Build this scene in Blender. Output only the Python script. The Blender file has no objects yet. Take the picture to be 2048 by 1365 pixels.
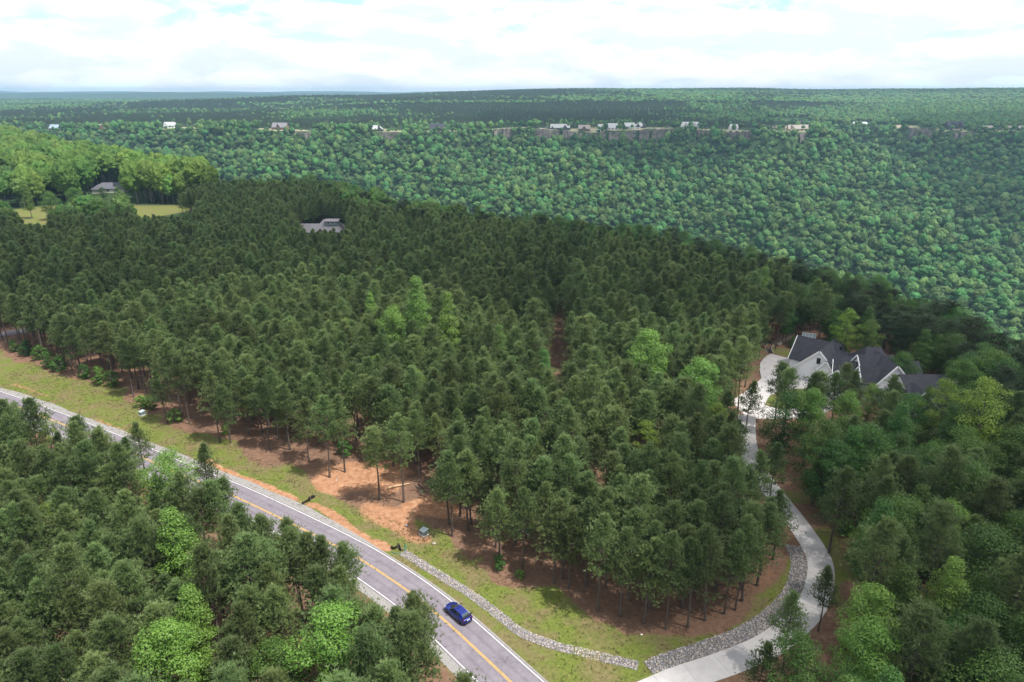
import bpy, bmesh, math, random
import numpy as np
from mathutils import Vector, Matrix
R = math.radians
random.seed(7)
rng = np.random.default_rng(7)
S = bpy.context.scene
COL = S.collection

# ------------------------------------------------------------------ camera
CAMH, PITCH, FPX = 68.0, R(20.0), 1365.0
cd = bpy.data.cameras.new('camera'); cam = bpy.data.objects.new('camera', cd); COL.objects.link(cam)
cam.location = (0, 0, CAMH); cam.rotation_euler = (R(90) - PITCH, 0, 0)
cd.sensor_width = 36.0; cd.lens = 24.0; cd.clip_start = 0.5; cd.clip_end = 40000
S.camera = cam
# ------------------------------------------------------------------ light
SUN_EL, SUN_AZ = R(63), R(116)                     # azimuth measured from +Y towards +X
sdir = Vector((math.sin(SUN_AZ) * math.cos(SUN_EL), math.cos(SUN_AZ) * math.cos(SUN_EL), math.sin(SUN_EL)))
W = bpy.data.worlds.new('World'); S.world = W; W.use_nodes = True
wn, wl = W.node_tree.nodes, W.node_tree.links
wn.clear()
def wnode(t, **k):
    n = wn.new(t)
    for a, b in k.items(): setattr(n, a, b)
    return n
sky = wnode('ShaderNodeTexSky', sky_type='NISHITA', sun_disc=False, sun_elevation=SUN_EL, sun_rotation=SUN_AZ,
            altitude=500, air_density=1.0, dust_density=0.15, ozone_density=3.0)
bg1 = wnode('ShaderNodeBackground'); bg1.inputs[1].default_value = 0.105
bg2 = wnode('ShaderNodeBackground')
mixw = wnode('ShaderNodeMixShader'); outw = wnode('ShaderNodeOutputWorld')
tint = wnode('ShaderNodeMix', data_type='RGBA', blend_type='MULTIPLY'); tint.inputs[0].default_value = 1.0; tint.inputs[7].default_value = (.80, .96, 1.10, 1)
wl.new(sky.outputs[0], tint.inputs[6]); wl.new(tint.outputs[2], bg1.inputs[0])
tc = wnode('ShaderNodeTexCoord')
mp1 = wnode('ShaderNodeMapping'); mp1.inputs['Scale'].default_value = (8.5, 8.5, 30.0); mp1.inputs['Location'].default_value = (3.4, 1.7, 0.35)
wl.new(tc.outputs['Generated'], mp1.inputs[0])
n1 = wnode('ShaderNodeTexNoise'); n1.inputs['Scale'].default_value = 1.0; n1.inputs['Detail'].default_value = 10; n1.inputs['Roughness'].default_value = 0.6
n1.inputs['Distortion'].default_value = 0.25
wl.new(mp1.outputs[0], n1.inputs['Vector'])
cr1 = wnode('ShaderNodeValToRGB'); cr1.color_ramp.elements[0].position = 0.37; cr1.color_ramp.elements[1].position = 0.47
cr1.color_ramp.elements[0].color = (0.18, 0.18, 0.18, 1)
wl.new(n1.outputs[0], cr1.inputs[0])
# soft grey bases of the cumulus: the same field sampled a little higher up
mp2 = wnode('ShaderNodeMapping'); mp2.inputs['Scale'].default_value = (8.5, 8.5, 30.0); mp2.inputs['Location'].default_value = (3.4, 1.7, 0.70)
wl.new(tc.outputs['Generated'], mp2.inputs[0])
n2 = wnode('ShaderNodeTexNoise'); n2.inputs['Scale'].default_value = 1.0; n2.inputs['Detail'].default_value = 6; n2.inputs['Roughness'].default_value = 0.55
n2.inputs['Distortion'].default_value = 0.25
wl.new(mp2.outputs[0], n2.inputs['Vector'])
cr2 = wnode('ShaderNodeValToRGB'); cr2.color_ramp.elements[0].position = 0.44; cr2.color_ramp.elements[1].position = 0.60
cr2.color_ramp.elements[0].color = (1.0, 1.0, 1.0, 1); cr2.color_ramp.elements[1].color = (0.76, 0.83, 0.905, 1)
wl.new(n2.outputs[0], cr2.inputs[0])
wl.new(cr2.outputs[0], bg2.inputs[0]); bg2.inputs[1].default_value = 0.62
wl.new(cr1.outputs[0], mixw.inputs[0]); wl.new(bg1.outputs[0], mixw.inputs[1]); wl.new(bg2.outputs[0], mixw.inputs[2])
wl.new(mixw.outputs[0], outw.inputs[0])

sl = bpy.data.lights.new('sun', 'SUN'); sl.energy = 3.15; sl.angle = R(0.7); sl.color = (1.0, 0.955, 0.88)
sun = bpy.data.objects.new('sun', sl); COL.objects.link(sun)
sun.rotation_euler = (-sdir).to_track_quat('-Z', 'Y').to_euler(); sun.location = sdir * 300

S.view_settings.view_transform = 'Standard'; S.view_settings.look = 'None'
S.view_settings.exposure = 1.02; S.view_settings.gamma = 1.0; S.view_settings.use_curve_mapping = False
cy = S.cycles
cy.max_bounces = 6; cy.diffuse_bounces = 3; cy.glossy_bounces = 2; cy.transmission_bounces = 3; cy.volume_bounces = 0
cy.transparent_max_bounces = 6; cy.caustics_reflective = False; cy.caustics_refractive = False
S.render.engine = 'CYCLES'

# ------------------------------------------------------------------ projection helpers (photo pixel <-> place)
ct, st = math.cos(PITCH), math.sin(PITCH)
def G(x, y, z=0.0):
    u = (x - 1024) / FPX; v = (y - 682.5) / FPX
    t = (CAMH - z) / (st + v * ct)
    return (u * t, (ct - v * st) * t, z)
def proj(P):
    P = np.asarray(P, float)
    X, Y, Z = P[..., 0], P[..., 1], P[..., 2]
    f = Y * ct + (CAMH - Z) * st
    f = np.where(f < 1, 1, f)
    return np.stack([1024 + FPX * X / f, 682.5 + FPX * (-Y * st + (CAMH - Z) * ct) / f], -1)
def inpoly(p, poly):
    p = np.asarray(p, float); x, y = p[..., 0], p[..., 1]
    c = np.zeros(x.shape, bool); n = len(poly); j = n - 1
    for i in range(n):
        xi, yi = poly[i][:2]; xj, yj = poly[j][:2]
        if yi != yj:
            c ^= ((yi > y) != (yj > y)) & (x < (xj - xi) * (y - yi) / (yj - yi) + xi)
        j = i
    return c
def pdist(p, line):
    p = np.asarray(p, float)[..., :2]; best = np.full(p.shape[:-1], 1e18)
    for a, b in zip(line[:-1], line[1:]):
        a = np.array(a[:2], float); b = np.array(b[:2], float); d = b - a
        t = np.clip(((p - a) @ d) / max(d @ d, 1e-9), 0, 1)
        q = p - (a + t[..., None] * d)
        best = np.minimum(best, (q ** 2).sum(-1))
    return np.sqrt(best)
def spline(pts, n=10):
    P = [np.array(p[:2], float) for p in pts]; P = [2 * P[0] - P[1]] + P + [2 * P[-1] - P[-2]]
    out = []
    for i in range(1, len(P) - 2):
        p0, p1, p2, p3 = P[i - 1:i + 3]
        for k in range(n):
            t = k / n
            out.append(.5 * ((2 * p1) + (p2 - p0) * t + (2 * p0 - 5 * p1 + 4 * p2 - p3) * t * t + (3 * p1 - p0 - 3 * p2 + p3) * t ** 3))
    out.append(P[-2]); return np.array(out)
def resample(P, step):
    d = np.r_[0, np.cumsum(np.linalg.norm(np.diff(P, axis=0), axis=1))]
    s = np.linspace(0, d[-1], max(2, int(round(d[-1] / step)) + 1))
    return np.stack([np.interp(s, d, P[:, 0]), np.interp(s, d, P[:, 1])], -1)
def normals2(P):
    t = np.gradient(P, axis=0); t /= np.linalg.norm(t, axis=1)[:, None]
    return np.stack([t[:, 1], -t[:, 0]], -1)          # to the right of travel
def sstep(a, b, x):
    t = np.clip((x - a) / (b - a), 0, 1); return t * t * (3 - 2 * t)
def vnoise(x, y, s, seed=0):
    """smooth value noise, numpy"""
    x = np.asarray(x) / s + seed * 17.13; y = np.asarray(y) / s + seed * 9.71
    xi = np.floor(x); yi = np.floor(y); fx = x - xi; fy = y - yi
    fx = fx * fx * (3 - 2 * fx); fy = fy * fy * (3 - 2 * fy)
    def h(a, b):
        v = np.sin(a * 127.1 + b * 311.7 + seed * 74.7) * 43758.5453
        return v - np.floor(v)
    return (h(xi, yi) * (1 - fx) + h(xi + 1, yi) * fx) * (1 - fy) + (h(xi, yi + 1) * (1 - fx) + h(xi + 1, yi + 1) * fx) * fy

# ------------------------------------------------------------------ tagging
def tag(o, label=None, cat=None, group=None, kind=None):
    if label: o['label'] = label
    if cat: o['category'] = cat
    if group: o['group'] = group
    if kind: o['kind'] = kind
    return o
def empty(name, loc=(0, 0, 0), rz=0.0):
    o = bpy.data.objects.new(name, None); COL.objects.link(o); o.location = loc; o.rotation_euler = (0, 0, rz)
    o.empty_display_size = 0.5
    return o
def mesh_np(name, verts, faces_n, loops, mats=(), matidx=None, smooth=False, attrs=None):
    """verts (N,3); faces_n: verts per face array; loops: flat indices"""
    me = bpy.data.meshes.new(name); verts = np.asarray(verts, np.float32)
    fn = np.asarray(faces_n, np.int32); lp = np.asarray(loops, np.int32)
    me.vertices.add(len(verts)); me.vertices.foreach_set('co', verts.ravel())
    me.loops.add(len(lp)); me.loops.foreach_set('vertex_index', lp)
    me.polygons.add(len(fn)); st_ = np.r_[0, np.cumsum(fn)[:-1]].astype(np.int32)
    me.polygons.foreach_set('loop_start', st_)
    if matidx is not None: me.polygons.foreach_set('material_index', np.asarray(matidx, np.int32))
    me.polygons.foreach_set('use_smooth', np.full(len(fn), smooth))
    for m in mats: me.materials.append(m)
    if attrs:
        for k, v in attrs.items():
            a = me.attributes.new(k, 'FLOAT', 'POINT'); a.data.foreach_set('value', np.asarray(v, np.float32))
    me.update(calc_edges=True); me.validate()
    return me
class MB:
    def __init__(s): s.v = []; s.f = []
    def add(s, vs, fs):
        b = len(s.v); s.v += [tuple(v) for v in vs]; s.f += [tuple(b + i for i in f) for f in fs]; return s
    def box(s, c, d, M=None, taper=1.0):
        x, y, z = d[0] / 2, d[1] / 2, d[2] / 2; k = taper
        vs = [(-x, -y, -z), (x, -y, -z), (x, y, -z), (-x, y, -z), (-x * k, -y * k, z), (x * k, -y * k, z), (x * k, y * k, z), (-x * k, y * k, z)]
        vs = [Vector(v) for v in vs]
        if M is not None: vs = [M @ v for v in vs]
        vs = [v + Vector(c) for v in vs]
        return s.add(vs, [(0, 3, 2, 1), (4, 5, 6, 7), (0, 1, 5, 4), (1, 2, 6, 5), (2, 3, 7, 6), (3, 0, 4, 7)])
    def bar(s, a, b, w, h=None):
        a, b = Vector(a), Vector(b); d = b - a; h = h or w
        q = d.to_track_quat('X', 'Z').to_matrix()
        return s.box((a + b) / 2, (d.length, w, h), q)
    def tube(s, pts, rad, n=7, cap=True):
        pts = [Vector(p) for p in pts]; rings = []
        for i, p in enumerate(pts):
            t = (pts[min(i + 1, len(pts) - 1)] - pts[max(i - 1, 0)]).normalized()
            a = t.orthogonal().normalized() if i == 0 else (a - t * a.dot(t)).normalized()
            b = t.cross(a); r = rad[i] if hasattr(rad, '__len__') else rad
            rings.append([p + (a * math.cos(2 * math.pi * k / n) + b * math.sin(2 * math.pi * k / n)) * r for k in range(n)])
        vs = [v for r_ in rings for v in r_]; fs = []
        for i in range(len(pts) - 1):
            for k in range(n):
                k2 = (k + 1) % n; fs.append((i * n + k, i * n + k2, (i + 1) * n + k2, (i + 1) * n + k))
        if cap: fs.append(tuple(range(n))[::-1]); fs.append(tuple((len(pts) - 1) * n + k for k in range(n)))
        return s.add(vs, fs)
    def prism(s, poly, z0, z1):
        n = len(poly); ar = sum(poly[i][0] * poly[(i + 1) % n][1] - poly[(i + 1) % n][0] * poly[i][1] for i in range(n))
        if ar < 0: poly = list(poly)[::-1]
        vs = [(p[0], p[1], z0) for p in poly] + [(p[0], p[1], z1) for p in poly]
        fs = [tuple(range(n))[::-1], tuple(range(n, 2 * n))] + [(i, (i + 1) % n, n + (i + 1) % n, n + i) for i in range(n)]
        return s.add(vs, fs)
    def slab(s, quad, t):
        """planar polygon extruded downwards along its normal by t"""
        q = [Vector(p) for p in quad]; nrm = (q[1] - q[0]).cross(q[2] - q[0]).normalized()
        if nrm.z < 0: q = q[::-1]; nrm = -nrm
        n = len(q); vs = q + [p - nrm * t for p in q]
        return s.add(vs, [tuple(range(n)), tuple(range(n, 2 * n))[::-1]] + [(i, n + i, n + (i + 1) % n, (i + 1) % n) for i in range(n)])
    def mesh(s, name, mat=None, smooth=False):
        me = bpy.data.meshes.new(name); me.from_pydata([tuple(v) for v in s.v], [], s.f); me.update()
        if mat:
            for m in (mat if isinstance(mat, (list, tuple)) else [mat]): me.materials.append(m)
        if smooth: me.polygons.foreach_set('use_smooth', [True] * len(me.polygons))
        return me
    def build(s, name, mat=None, parent=None, smooth=False):
        o = bpy.data.objects.new(name, s.mesh(name, mat, smooth)); COL.objects.link(o)
        if parent is not None: o.parent = parent
        return o
def bevel(o, w=0.03, seg=2):
    m = o.modifiers.new('bevel', 'BEVEL'); m.width = w; m.segments = seg; m.limit_method = 'ANGLE'; return o

# ------------------------------------------------------------------ materials
def mat(name, col=(.5, .5, .5), rough=.7, spec=.3, metal=0.0, var=0.0, nscale=3.0, ncol=None, bump=0.0, bscale=20.0, coat=0.0, detail=5, coords='Object'):
    m = bpy.data.materials.new(name); m.use_nodes = True; nt = m.node_tree; N, L = nt.nodes, nt.links
    b = N['Principled BSDF']; b.inputs['Base Color'].default_value = (*col, 1); b.inputs['Roughness'].default_value = rough
    b.inputs['Specular IOR Level'].default_value = spec; b.inputs['Metallic'].default_value = metal; b.inputs['Coat Weight'].default_value = coat
    t = N.new('ShaderNodeTexCoord')
    if ncol is not None:
        n = N.new('ShaderNodeTexNoise'); n.inputs['Scale'].default_value = nscale; n.inputs['Detail'].default_value = detail; n.inputs['Roughness'].default_value = .65
        L.new(t.outputs[coords], n.inputs['Vector'])
        r = N.new('ShaderNodeValToRGB'); r.color_ramp.elements[0].position = .35; r.color_ramp.elements[1].position = .68
        r.color_ramp.elements[0].color = (*col, 1); r.color_ramp.elements[1].color = (*ncol, 1)
        L.new(n.outputs[0], r.inputs[0]); L.new(r.outputs[0], b.inputs['Base Color'])
    if var > 0:
        oi = N.new('ShaderNodeObjectInfo'); mr = N.new('ShaderNodeMapRange'); mr.inputs['To Min'].default_value = 1 - var; mr.inputs['To Max'].default_value = 1 + var
        L.new(oi.outputs['Random'], mr.inputs[0])
        h = N.new('ShaderNodeHueSaturation')
        src = b.inputs['Base Color'].links[0].from_socket if b.inputs['Base Color'].links else None
        if src: L.new(src, h.inputs['Color'])
        else: h.inputs['Color'].default_value = (*col, 1)
        L.new(mr.outputs[0], h.inputs['Value']); L.new(h.outputs[0], b.inputs['Base Color'])
    if bump > 0:
        n = N.new('ShaderNodeTexNoise'); n.inputs['Scale'].default_value = bscale; n.inputs['Detail'].default_value = 6
        L.new(t.outputs[coords], n.inputs['Vector'])
        bp = N.new('ShaderNodeBump'); bp.inputs['Strength'].default_value = bump; bp.inputs['Distance'].default_value = .05
        L.new(n.outputs[0], bp.inputs['Height']); L.new(bp.outputs[0], b.inputs['Normal'])
    return m
def leafmat(name, c0, c1, transl=.28, rough=.55, spec=.25, hue=.03, val=.3, sat=.15):
    """c0..c1 by the per-leaf tint, hue and value vary from tree to tree"""
    m = bpy.data.materials.new(name); m.use_nodes = True; N, L = m.node_tree.nodes, m.node_tree.links
    b = N['Principled BSDF']; out = N['Material Output']
    at = N.new('ShaderNodeAttribute'); at.attribute_name = 'tint'
    mx = N.new('ShaderNodeMix'); mx.data_type = 'RGBA'; mx.inputs[6].default_value = (*c0, 1); mx.inputs[7].default_value = (*c1, 1)
    L.new(at.outputs['Fac'], mx.inputs[0])
    oi = N.new('ShaderNodeObjectInfo'); hs = N.new('ShaderNodeHueSaturation')
    a = N.new('ShaderNodeMapRange'); a.inputs['To Min'].default_value = .5 - hue; a.inputs['To Max'].default_value = .5 + hue
    L.new(oi.outputs['Random'], a.inputs[0]); L.new(a.outputs[0], hs.inputs['Hue'])
    w = N.new('ShaderNodeTexWhiteNoise'); w.noise_dimensions = '1D'; L.new(oi.outputs['Random'], w.inputs['W'])
    v = N.new('ShaderNodeMapRange'); v.inputs['To Min'].default_value = 1 - val; v.inputs['To Max'].default_value = 1 + val
    L.new(w.outputs['Value'], v.inputs[0]); L.new(v.outputs[0], hs.inputs['Value'])
    L.new(mx.outputs[2], hs.inputs['Color']); L.new(hs.outputs[0], b.inputs['Base Color'])
    b.inputs['Roughness'].default_value = rough; b.inputs['Specular IOR Level'].default_value = spec
    tr = N.new('ShaderNodeBsdfTranslucent'); L.new(hs.outputs[0], tr.inputs['Color'])
    ms = N.new('ShaderNodeMixShader'); ms.inputs[0].default_value = transl
    L.new(b.outputs[0], ms.inputs[1]); L.new(tr.outputs[0], ms.inputs[2]); L.new(ms.outputs[0], out.inputs[0])
    return m
M = {}
M['needle'] = leafmat('pine_needles', (.130, .196, .066), (.236, .298, .112), .44, .5, .35, .018, .30)
M['needle_dark'] = leafmat('old_pine_needles', (.044, .074, .032), (.098, .134, .060), .2, .55, .3, .015, .2)
M['needle_brown'] = leafmat('dead_needles', (.16, .075, .03), (.25, .13, .06), .2, .6, .2, .01, .15)
M['leaf'] = leafmat('broadleaf_leaves', (.036, .094, .014), (.100, .192, .032), .3, .5, .3, .022, .3)
M['leaf_bright'] = leafmat('poplar_leaves', (.078, .172, .020), (.200, .335, .058), .36, .45, .35, .012, .12)
M['leaf_lime'] = leafmat('lime_leaves', (.12, .20, .022), (.21, .31, .045), .35, .5, .25, .01, .12)
M['leaf_far'] = leafmat('canyon_leaves', (.044, .112, .030), (.092, .188, .046), .2, .6, .2, .036, .42)
M['leaf_sun'] = leafmat('sunny_leaves', (.056, .128, .018), (.150, .250, .046), .3, .6, .2, .02, .22)
M['needle_far'] = leafmat('far_pine_needles', (.075, .115, .060), (.13, .165, .09), .2, .6, .2, .01, .15)
M['bark'] = mat('pine_bark', (.085, .065, .055), .9, .1, ncol=(.15, .125, .11), nscale=4, bump=.5, bscale=9)
M['bark_grey'] = mat('grey_bark', (.12, .11, .10), .9, .1, ncol=(.2, .185, .17), nscale=3, bump=.4, bscale=8)
M['dead_wood'] = mat('bleached_wood', (.30, .28, .26), .9, .1, ncol=(.42, .4, .37), nscale=3)
M['asphalt'] = mat('asphalt', (.172, .152, .178), .85, .25, ncol=(.215, .192, .218), nscale=.35, bump=.25, bscale=30)
M['white_paint'] = mat('white_road_paint', (.74, .74, .72), .6, .3, ncol=(.46, .45, .45), nscale=1.6, detail=8)
M['yellow_paint'] = mat('yellow_road_paint', (.68, .40, .06), .6, .3, ncol=(.44, .28, .09), nscale=1.6, detail=8)
M['gravel'] = mat('shoulder_gravel', (.20, .19, .185), .95, .1, ncol=(.36, .34, .33), nscale=5, bump=.8, bscale=14)
M['concrete'] = mat('drive_concrete', (.43, .405, .40), .85, .2, ncol=(.50, .48, .475), nscale=.6, var=.07, bump=.15, bscale=20)
M['joint'] = mat('joint_filler', (.16, .14, .12), .95, .1)
M['stone'] = mat('riprap_stone', (.30, .285, .30), .85, .2, ncol=(.46, .44, .45), nscale=1.5, var=.42)
M['stone_tan'] = mat('tan_riprap_stone', (.42, .35, .28), .85, .2, ncol=(.52, .45, .40), nscale=1.5, var=.25)

def strip(name, line, offs, z, matname, parent=None):
    """flat ribbon between two sideways offsets of a centre line"""
    n2 = normals2(line); a = line + n2 * offs[0]; b = line + n2 * offs[1]
    mb = MB(); n = len(line)
    vs = [(p[0], p[1], z) for p in a] + [(p[0], p[1], z) for p in b]
    mb.add(vs, [(i, n + i, n + i + 1, i + 1) for i in range(n - 1)])
    return mb.build(name, M[matname], parent)

# ------------------------------------------------------------------ layout of the place
WR = [(62, -14), (45, 10), (30, 33), (14, 53), (3.93, 64.38), (-8.77, 78.78), (-19.13, 88.24), (-26.42, 93.71), (-36.69, 100.64), (-49.36, 108.76),
      (-62.53, 116.29), (-76.97, 125.13), (-101.06, 138.9), (-124.06, 151.23), (-160, 169), (-200, 187), (-250, 207)]
wr = resample(spline(WR), 2.0)
ROAD = wr - normals2(wr) * 3.05                        # centre line, walking away from the camera
DL = [(9.5, 61.5), (15.28, 64.38), (20, 66.63), (26.2, 68.99), (31.99, 71.66), (36.5, 74.8), (40.6, 78.6), (43.67, 83.14), (45.6, 87.52), (46.1, 91.4), (46.1, 95),
      (45.9, 100), (45.4, 106), (45.1, 112.6), (45.4, 118.4), (46.6, 125), (48.6, 132), (50.8, 138.5)]
dl = resample(spline(DL), 1.5)
DRIVE = dl + normals2(dl) * 1.88
PLAZA = [G(*p)[:2] for p in [(1463, 802), (1504, 775), (1523, 757), (1519, 740), (1520, 727), (1530, 714), (1542, 708), (1565, 714), (1604, 724)]] + \
        [(83, 159), (79, 150), (73, 141), (67.5, 136.8), (59, 136.2), (52.2, 136.4)]
ISLAND = [(58.5, 143.5), (61.5, 148.5), (66, 152), (71, 152.5), (74, 149.5), (72, 144.5), (67, 141.5), (61, 141.2)]
FIELD = [G(*p)[:2] for p in [(-120, 428), (30, 419), (100, 411), (240, 412), (300, 412), (395, 411), (400, 419), (330, 432), (220, 452), (100, 462), (30, 455), (-120, 470)]]
NEARRIM = [(1500, -900), (400, -120), (160, 55), (119, 124), (118, 172), (115, 206), (98, 228), (81, 256), (48, 300), (-4, 324), (-60, 360), (-112, 440), (-190, 452),
           (-447, 695), (-672, 945), (-1100, 1210), (-2000, 1680), (-3200, 2350)]
FARRIM = [(-3200, 2480), (-2000, 1830), (-1300, 1480), (-876, 1375), (-658, 1365), (-381, 1290), (-244, 1322), (-22, 1338), (82, 1338), (214, 1345), (300, 1338), (356, 1390),
          (400, 1275), (470, 1265), (560, 1300), (610, 1420), (640, 1720), (720, 1760), (745, 1560), (800, 1400), (830, 1375), (963, 1360), (1400, 1290), (2600, 1000), (3600, 700)]
_fr = np.array(FARRIM, float); _m = (_fr[:, 0] > -900) & (_fr[:, 0] < 1000); _i0, _i1 = np.nonzero(_m)[0][[0, -1]]
_mid = resample(_fr[_i0:_i1 + 1], 42.0); _nn = normals2(_mid); _jr = np.random.default_rng(77)
_mid[1:-1] += _nn[1:-1] * (_jr.normal(size=len(_mid) - 2) * 9 + 12 * np.sin(np.arange(len(_mid) - 2) * .9 + 1))[:, None]
FARRIM = [tuple(p) for p in _fr[:_i0]] + [tuple(p) for p in _mid] + [tuple(p) for p in _fr[_i1 + 1:]]
GORGE = NEARRIM[::-1] + [(3600, -900)] + FARRIM[::-1]
ROCKY = [(590, 625), (752, 800), (985, 1025), (1066, 1345), (1392, 1420), (1450, 1502), (1592, 1616), (1818, 1880), (1905, 1945)]
def rocky(p):
    az = 1024 + FPX * p[:, 0] / (np.maximum(p[:, 1], 10) * ct + 66 * st); c_ = np.zeros(len(p), bool)
    for a, b in ROCKY: c_ |= (az > a) & (az < b)
    return c_
def height(x, y):
    p = np.stack([x, y], -1); z = np.zeros(x.shape)
    ing = inpoly(p, GORGE)
    if ing.any():
        q = p[ing]; dn = pdist(q, NEARRIM); df = pdist(q, FARRIM)
        nd = 158 * (1 - np.exp(-(dn / 130) ** 1.15)); rk = rocky(q); cl = np.where(rk, sstep(0, 9, df), sstep(0, 75, df)); fd = 24 * cl + .262 * df
        k = 26.0; hm = np.clip(.5 + .5 * (fd - nd) / k, 0, 1); d = fd * (1 - hm) + nd * hm - k * hm * (1 - hm)
        d = np.maximum(d, np.minimum(nd, 20 * cl))
        bum = ((vnoise(q[:, 0], q[:, 1], 150, 3) - .5) * 30 + (vnoise(q[:, 0] * .8 + q[:, 1] * .6, q[:, 1] * .25, 95, 4) - .5) * 26) * sstep(30, 160, df) * sstep(110, 300, dn)
        z[ing] = -d + bum
    out = ~ing
    xo, yo = x[out], y[out]
    far = sstep(1450, 1900, yo + .25 * np.abs(xo)) * sstep(900, 1300, yo)
    # rise on the right beyond the far rim, long low swell on the left
    right = sstep(-2100, 700, xo - .05 * (yo - 3300))
    hill = 8 + 63 * right
    prof = sstep(1500, 3300, yo)
    drop = 1 - .75 * sstep(3900, 5600, yo)
    zz = far * (hill * prof * drop + (vnoise(xo, yo, 520, 5) - .5) * 26 * sstep(1600, 2600, yo))
    zz = zz + (vnoise(xo, yo, 130, 91) - .5) * 13 * sstep(1120, 1230, yo) * sstep(1700, 1450, yo)
    def ridge(yc, w, hgt, seed, ln):
        return hgt * np.exp(-((yo - yc - 500 * (vnoise(xo, yo * 0, 2200, seed) - .5)) / w) ** 2) * (.55 + .6 * vnoise(xo, yo * 0, ln, seed + 1))
    zz = zz + ridge(7000, 420, 74, 11, 2600) * sstep(-900, -2300, xo + .0) + ridge(9300, 520, 84, 14, 3200) * sstep(600, -600, xo) + ridge(11300, 500, 92, 17, 4000)
    z[out] = zz
    return z
def near_relief(x, y):
    p = np.stack([x, y], -1)
    d = np.minimum(pdist(p, ROAD[::4]), pdist(p, DRIVE[::4]))
    m = sstep(5, 12, d) * sstep(0, 25, pdist(p, PLAZA + PLAZA[:1]) + 40 * (~inpoly(p, PLAZA)) - 3) * (np.hypot(x, y) < 260)
    return m * ((vnoise(x, y, 9, 21) - .5) * .35 + (vnoise(x, y, 3.1, 22) - .5) * .12)
def ground_z(x, y):
    x = np.atleast_1d(np.asarray(x, float)); y = np.atleast_1d(np.asarray(y, float))
    return height(x, y)

# ------------------------------------------------------------------ ground: one sheet to the horizon
def axis(lo, hi, a, b, step, ratio):
    mid = list(np.arange(a, b + .1, step)); up = [b]; s = step
    while up[-1] < hi: s *= ratio; up.append(up[-1] + s)
    dn = [a]; s = step
    while dn[-1] > lo: s *= ratio; dn.append(dn[-1] - s)
    return np.array(dn[1:][::-1] + mid + up[1:])
gx = axis(-12300, 12300, -112, 62, .62, 1.022); gy = axis(-700, 12300, 56, 158, .62, 1.022)
gy = np.unique(np.r_[gy[(gy < 1236) | (gy > 1424)], np.arange(1236, 1425, 5.0)])
GX, GY = np.meshgrid(gx, gy); gsh = GX.shape; fx, fy = GX.ravel(), GY.ravel()
gz = height(fx, fy); near = (np.abs(fx) < 300) & (fy < 300) & (fy > 0)
gz[near] += near_relief(fx[near], fy[near])
P2 = np.stack([fx, fy], -1)
# verge: grass between road and plantation; straw below the pines; bare red dirt patches; far clearings
EDGE = [G(*p)[:2] for p in [(-300, 650), (-120, 672), (0, 700), (100, 738), (250, 785), (330, 845), (400, 868), (470, 893), (560, 935), (640, 985), (760, 1030), (905, 1085), (1000, 1148), (1110, 1190), (1195, 1245),
                           (1270, 1280), (1330, 1292), (1400, 1275), (1470, 1245), (1540, 1195), (1570, 1150), (1575, 1100), (1560, 1070)]]
verge_poly = EDGE + [(44, 92), (44, 80), (35, 74), (15, 64), (20, 40), (60, -20)] + [tuple(p) for p in ROAD[:: -6][::-1][::1]] + [(-260, 215)]
verge_poly = EDGE + [(45, 92), (43, 82), (35, 74), (15, 64), (12, 56)] + [tuple(p) for p in ROAD[(ROAD[:, 1] > 52)][::5]]
grass = np.zeros(len(fx)); dirt = np.zeros(len(fx)); sand = np.zeros(len(fx)); forest = np.zeros(len(fx))
nm = near
q = P2[nm]
dv = pdist(q, verge_poly + verge_poly[:1]) * np.where(inpoly(q, verge_poly), 1, -1)
wob = (vnoise(q[:, 0], q[:, 1], 7, 31) - .5) * 5 + (vnoise(q[:, 0], q[:, 1], 2.2, 32) - .5) * 2
g = sstep(-1.6, 1.6, dv + wob)
lawn = [(72, 178), (78, 172.5), (84, 168), (86, 172), (80, 178), (74, 182)]
g = np.maximum(g, inpoly(q, lawn) * 1.0)
bank = sstep(12, 3, pdist(q, [(49.5, 84), (52.5, 90), (52, 98), (54, 112)])) * .8
g = np.maximum(g, bank * sstep(.3, .6, vnoise(q[:, 0], q[:, 1], 5, 38)))
shoulder = sstep(7, 3.5, pdist(q, ROAD[::3])) * .6
g = np.maximum(g, shoulder)
grass[nm] = g
def blob(c, rx, ry, rot, q):
    d = q - np.array(c); a = np.array([math.cos(rot), math.sin(rot)]); b = np.array([-a[1], a[0]])
    r = np.sqrt((d @ a / rx) ** 2 + (d @ b / ry) ** 2)
    return sstep(1.25, .55, r + (vnoise(q[:, 0], q[:, 1], 4, 35) - .5) * .7)
dd = np.zeros(len(q))
gully = [G(*p)[:2] for p in [(418, 922), (460, 946), (540, 976), (600, 1003), (650, 1022), (690, 1050), (735, 1082), (770, 1098)]]
GUL = resample(spline(gully), 1.0)
dd = np.maximum(dd, sstep(1.1, .2, pdist(q, GUL) + (vnoise(q[:, 0], q[:, 1], 2.5, 36) - .5) * 1.2) * 1.0)
for c, rx, ry, ro, s in [(G(720, 955), 11, 4.5, -.5, .95), (G(655, 972), 5, 2.6, -.6, .8), (G(790, 1040), 8, 3.4, -.7, .85), (G(855, 1015), 7, 3.4, -.4, .8), (G(770, 935), 6, 3, -.3, .7), (G(60, 780), 9, 1.0, -.5, .55),
                         (G(230, 856), 10, 1.0, -.55, .5), (G(760, 1088), 3, 1.2, -.7, .9), (G(1530, 1150), 2.2, 6, -.3, .4), (G(1480, 1180), 4, 2, .5, .35)]:
    dd = np.maximum(dd, blob(c[:2], rx, ry, ro, q) * s)
dirt[nm] = dd
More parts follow.
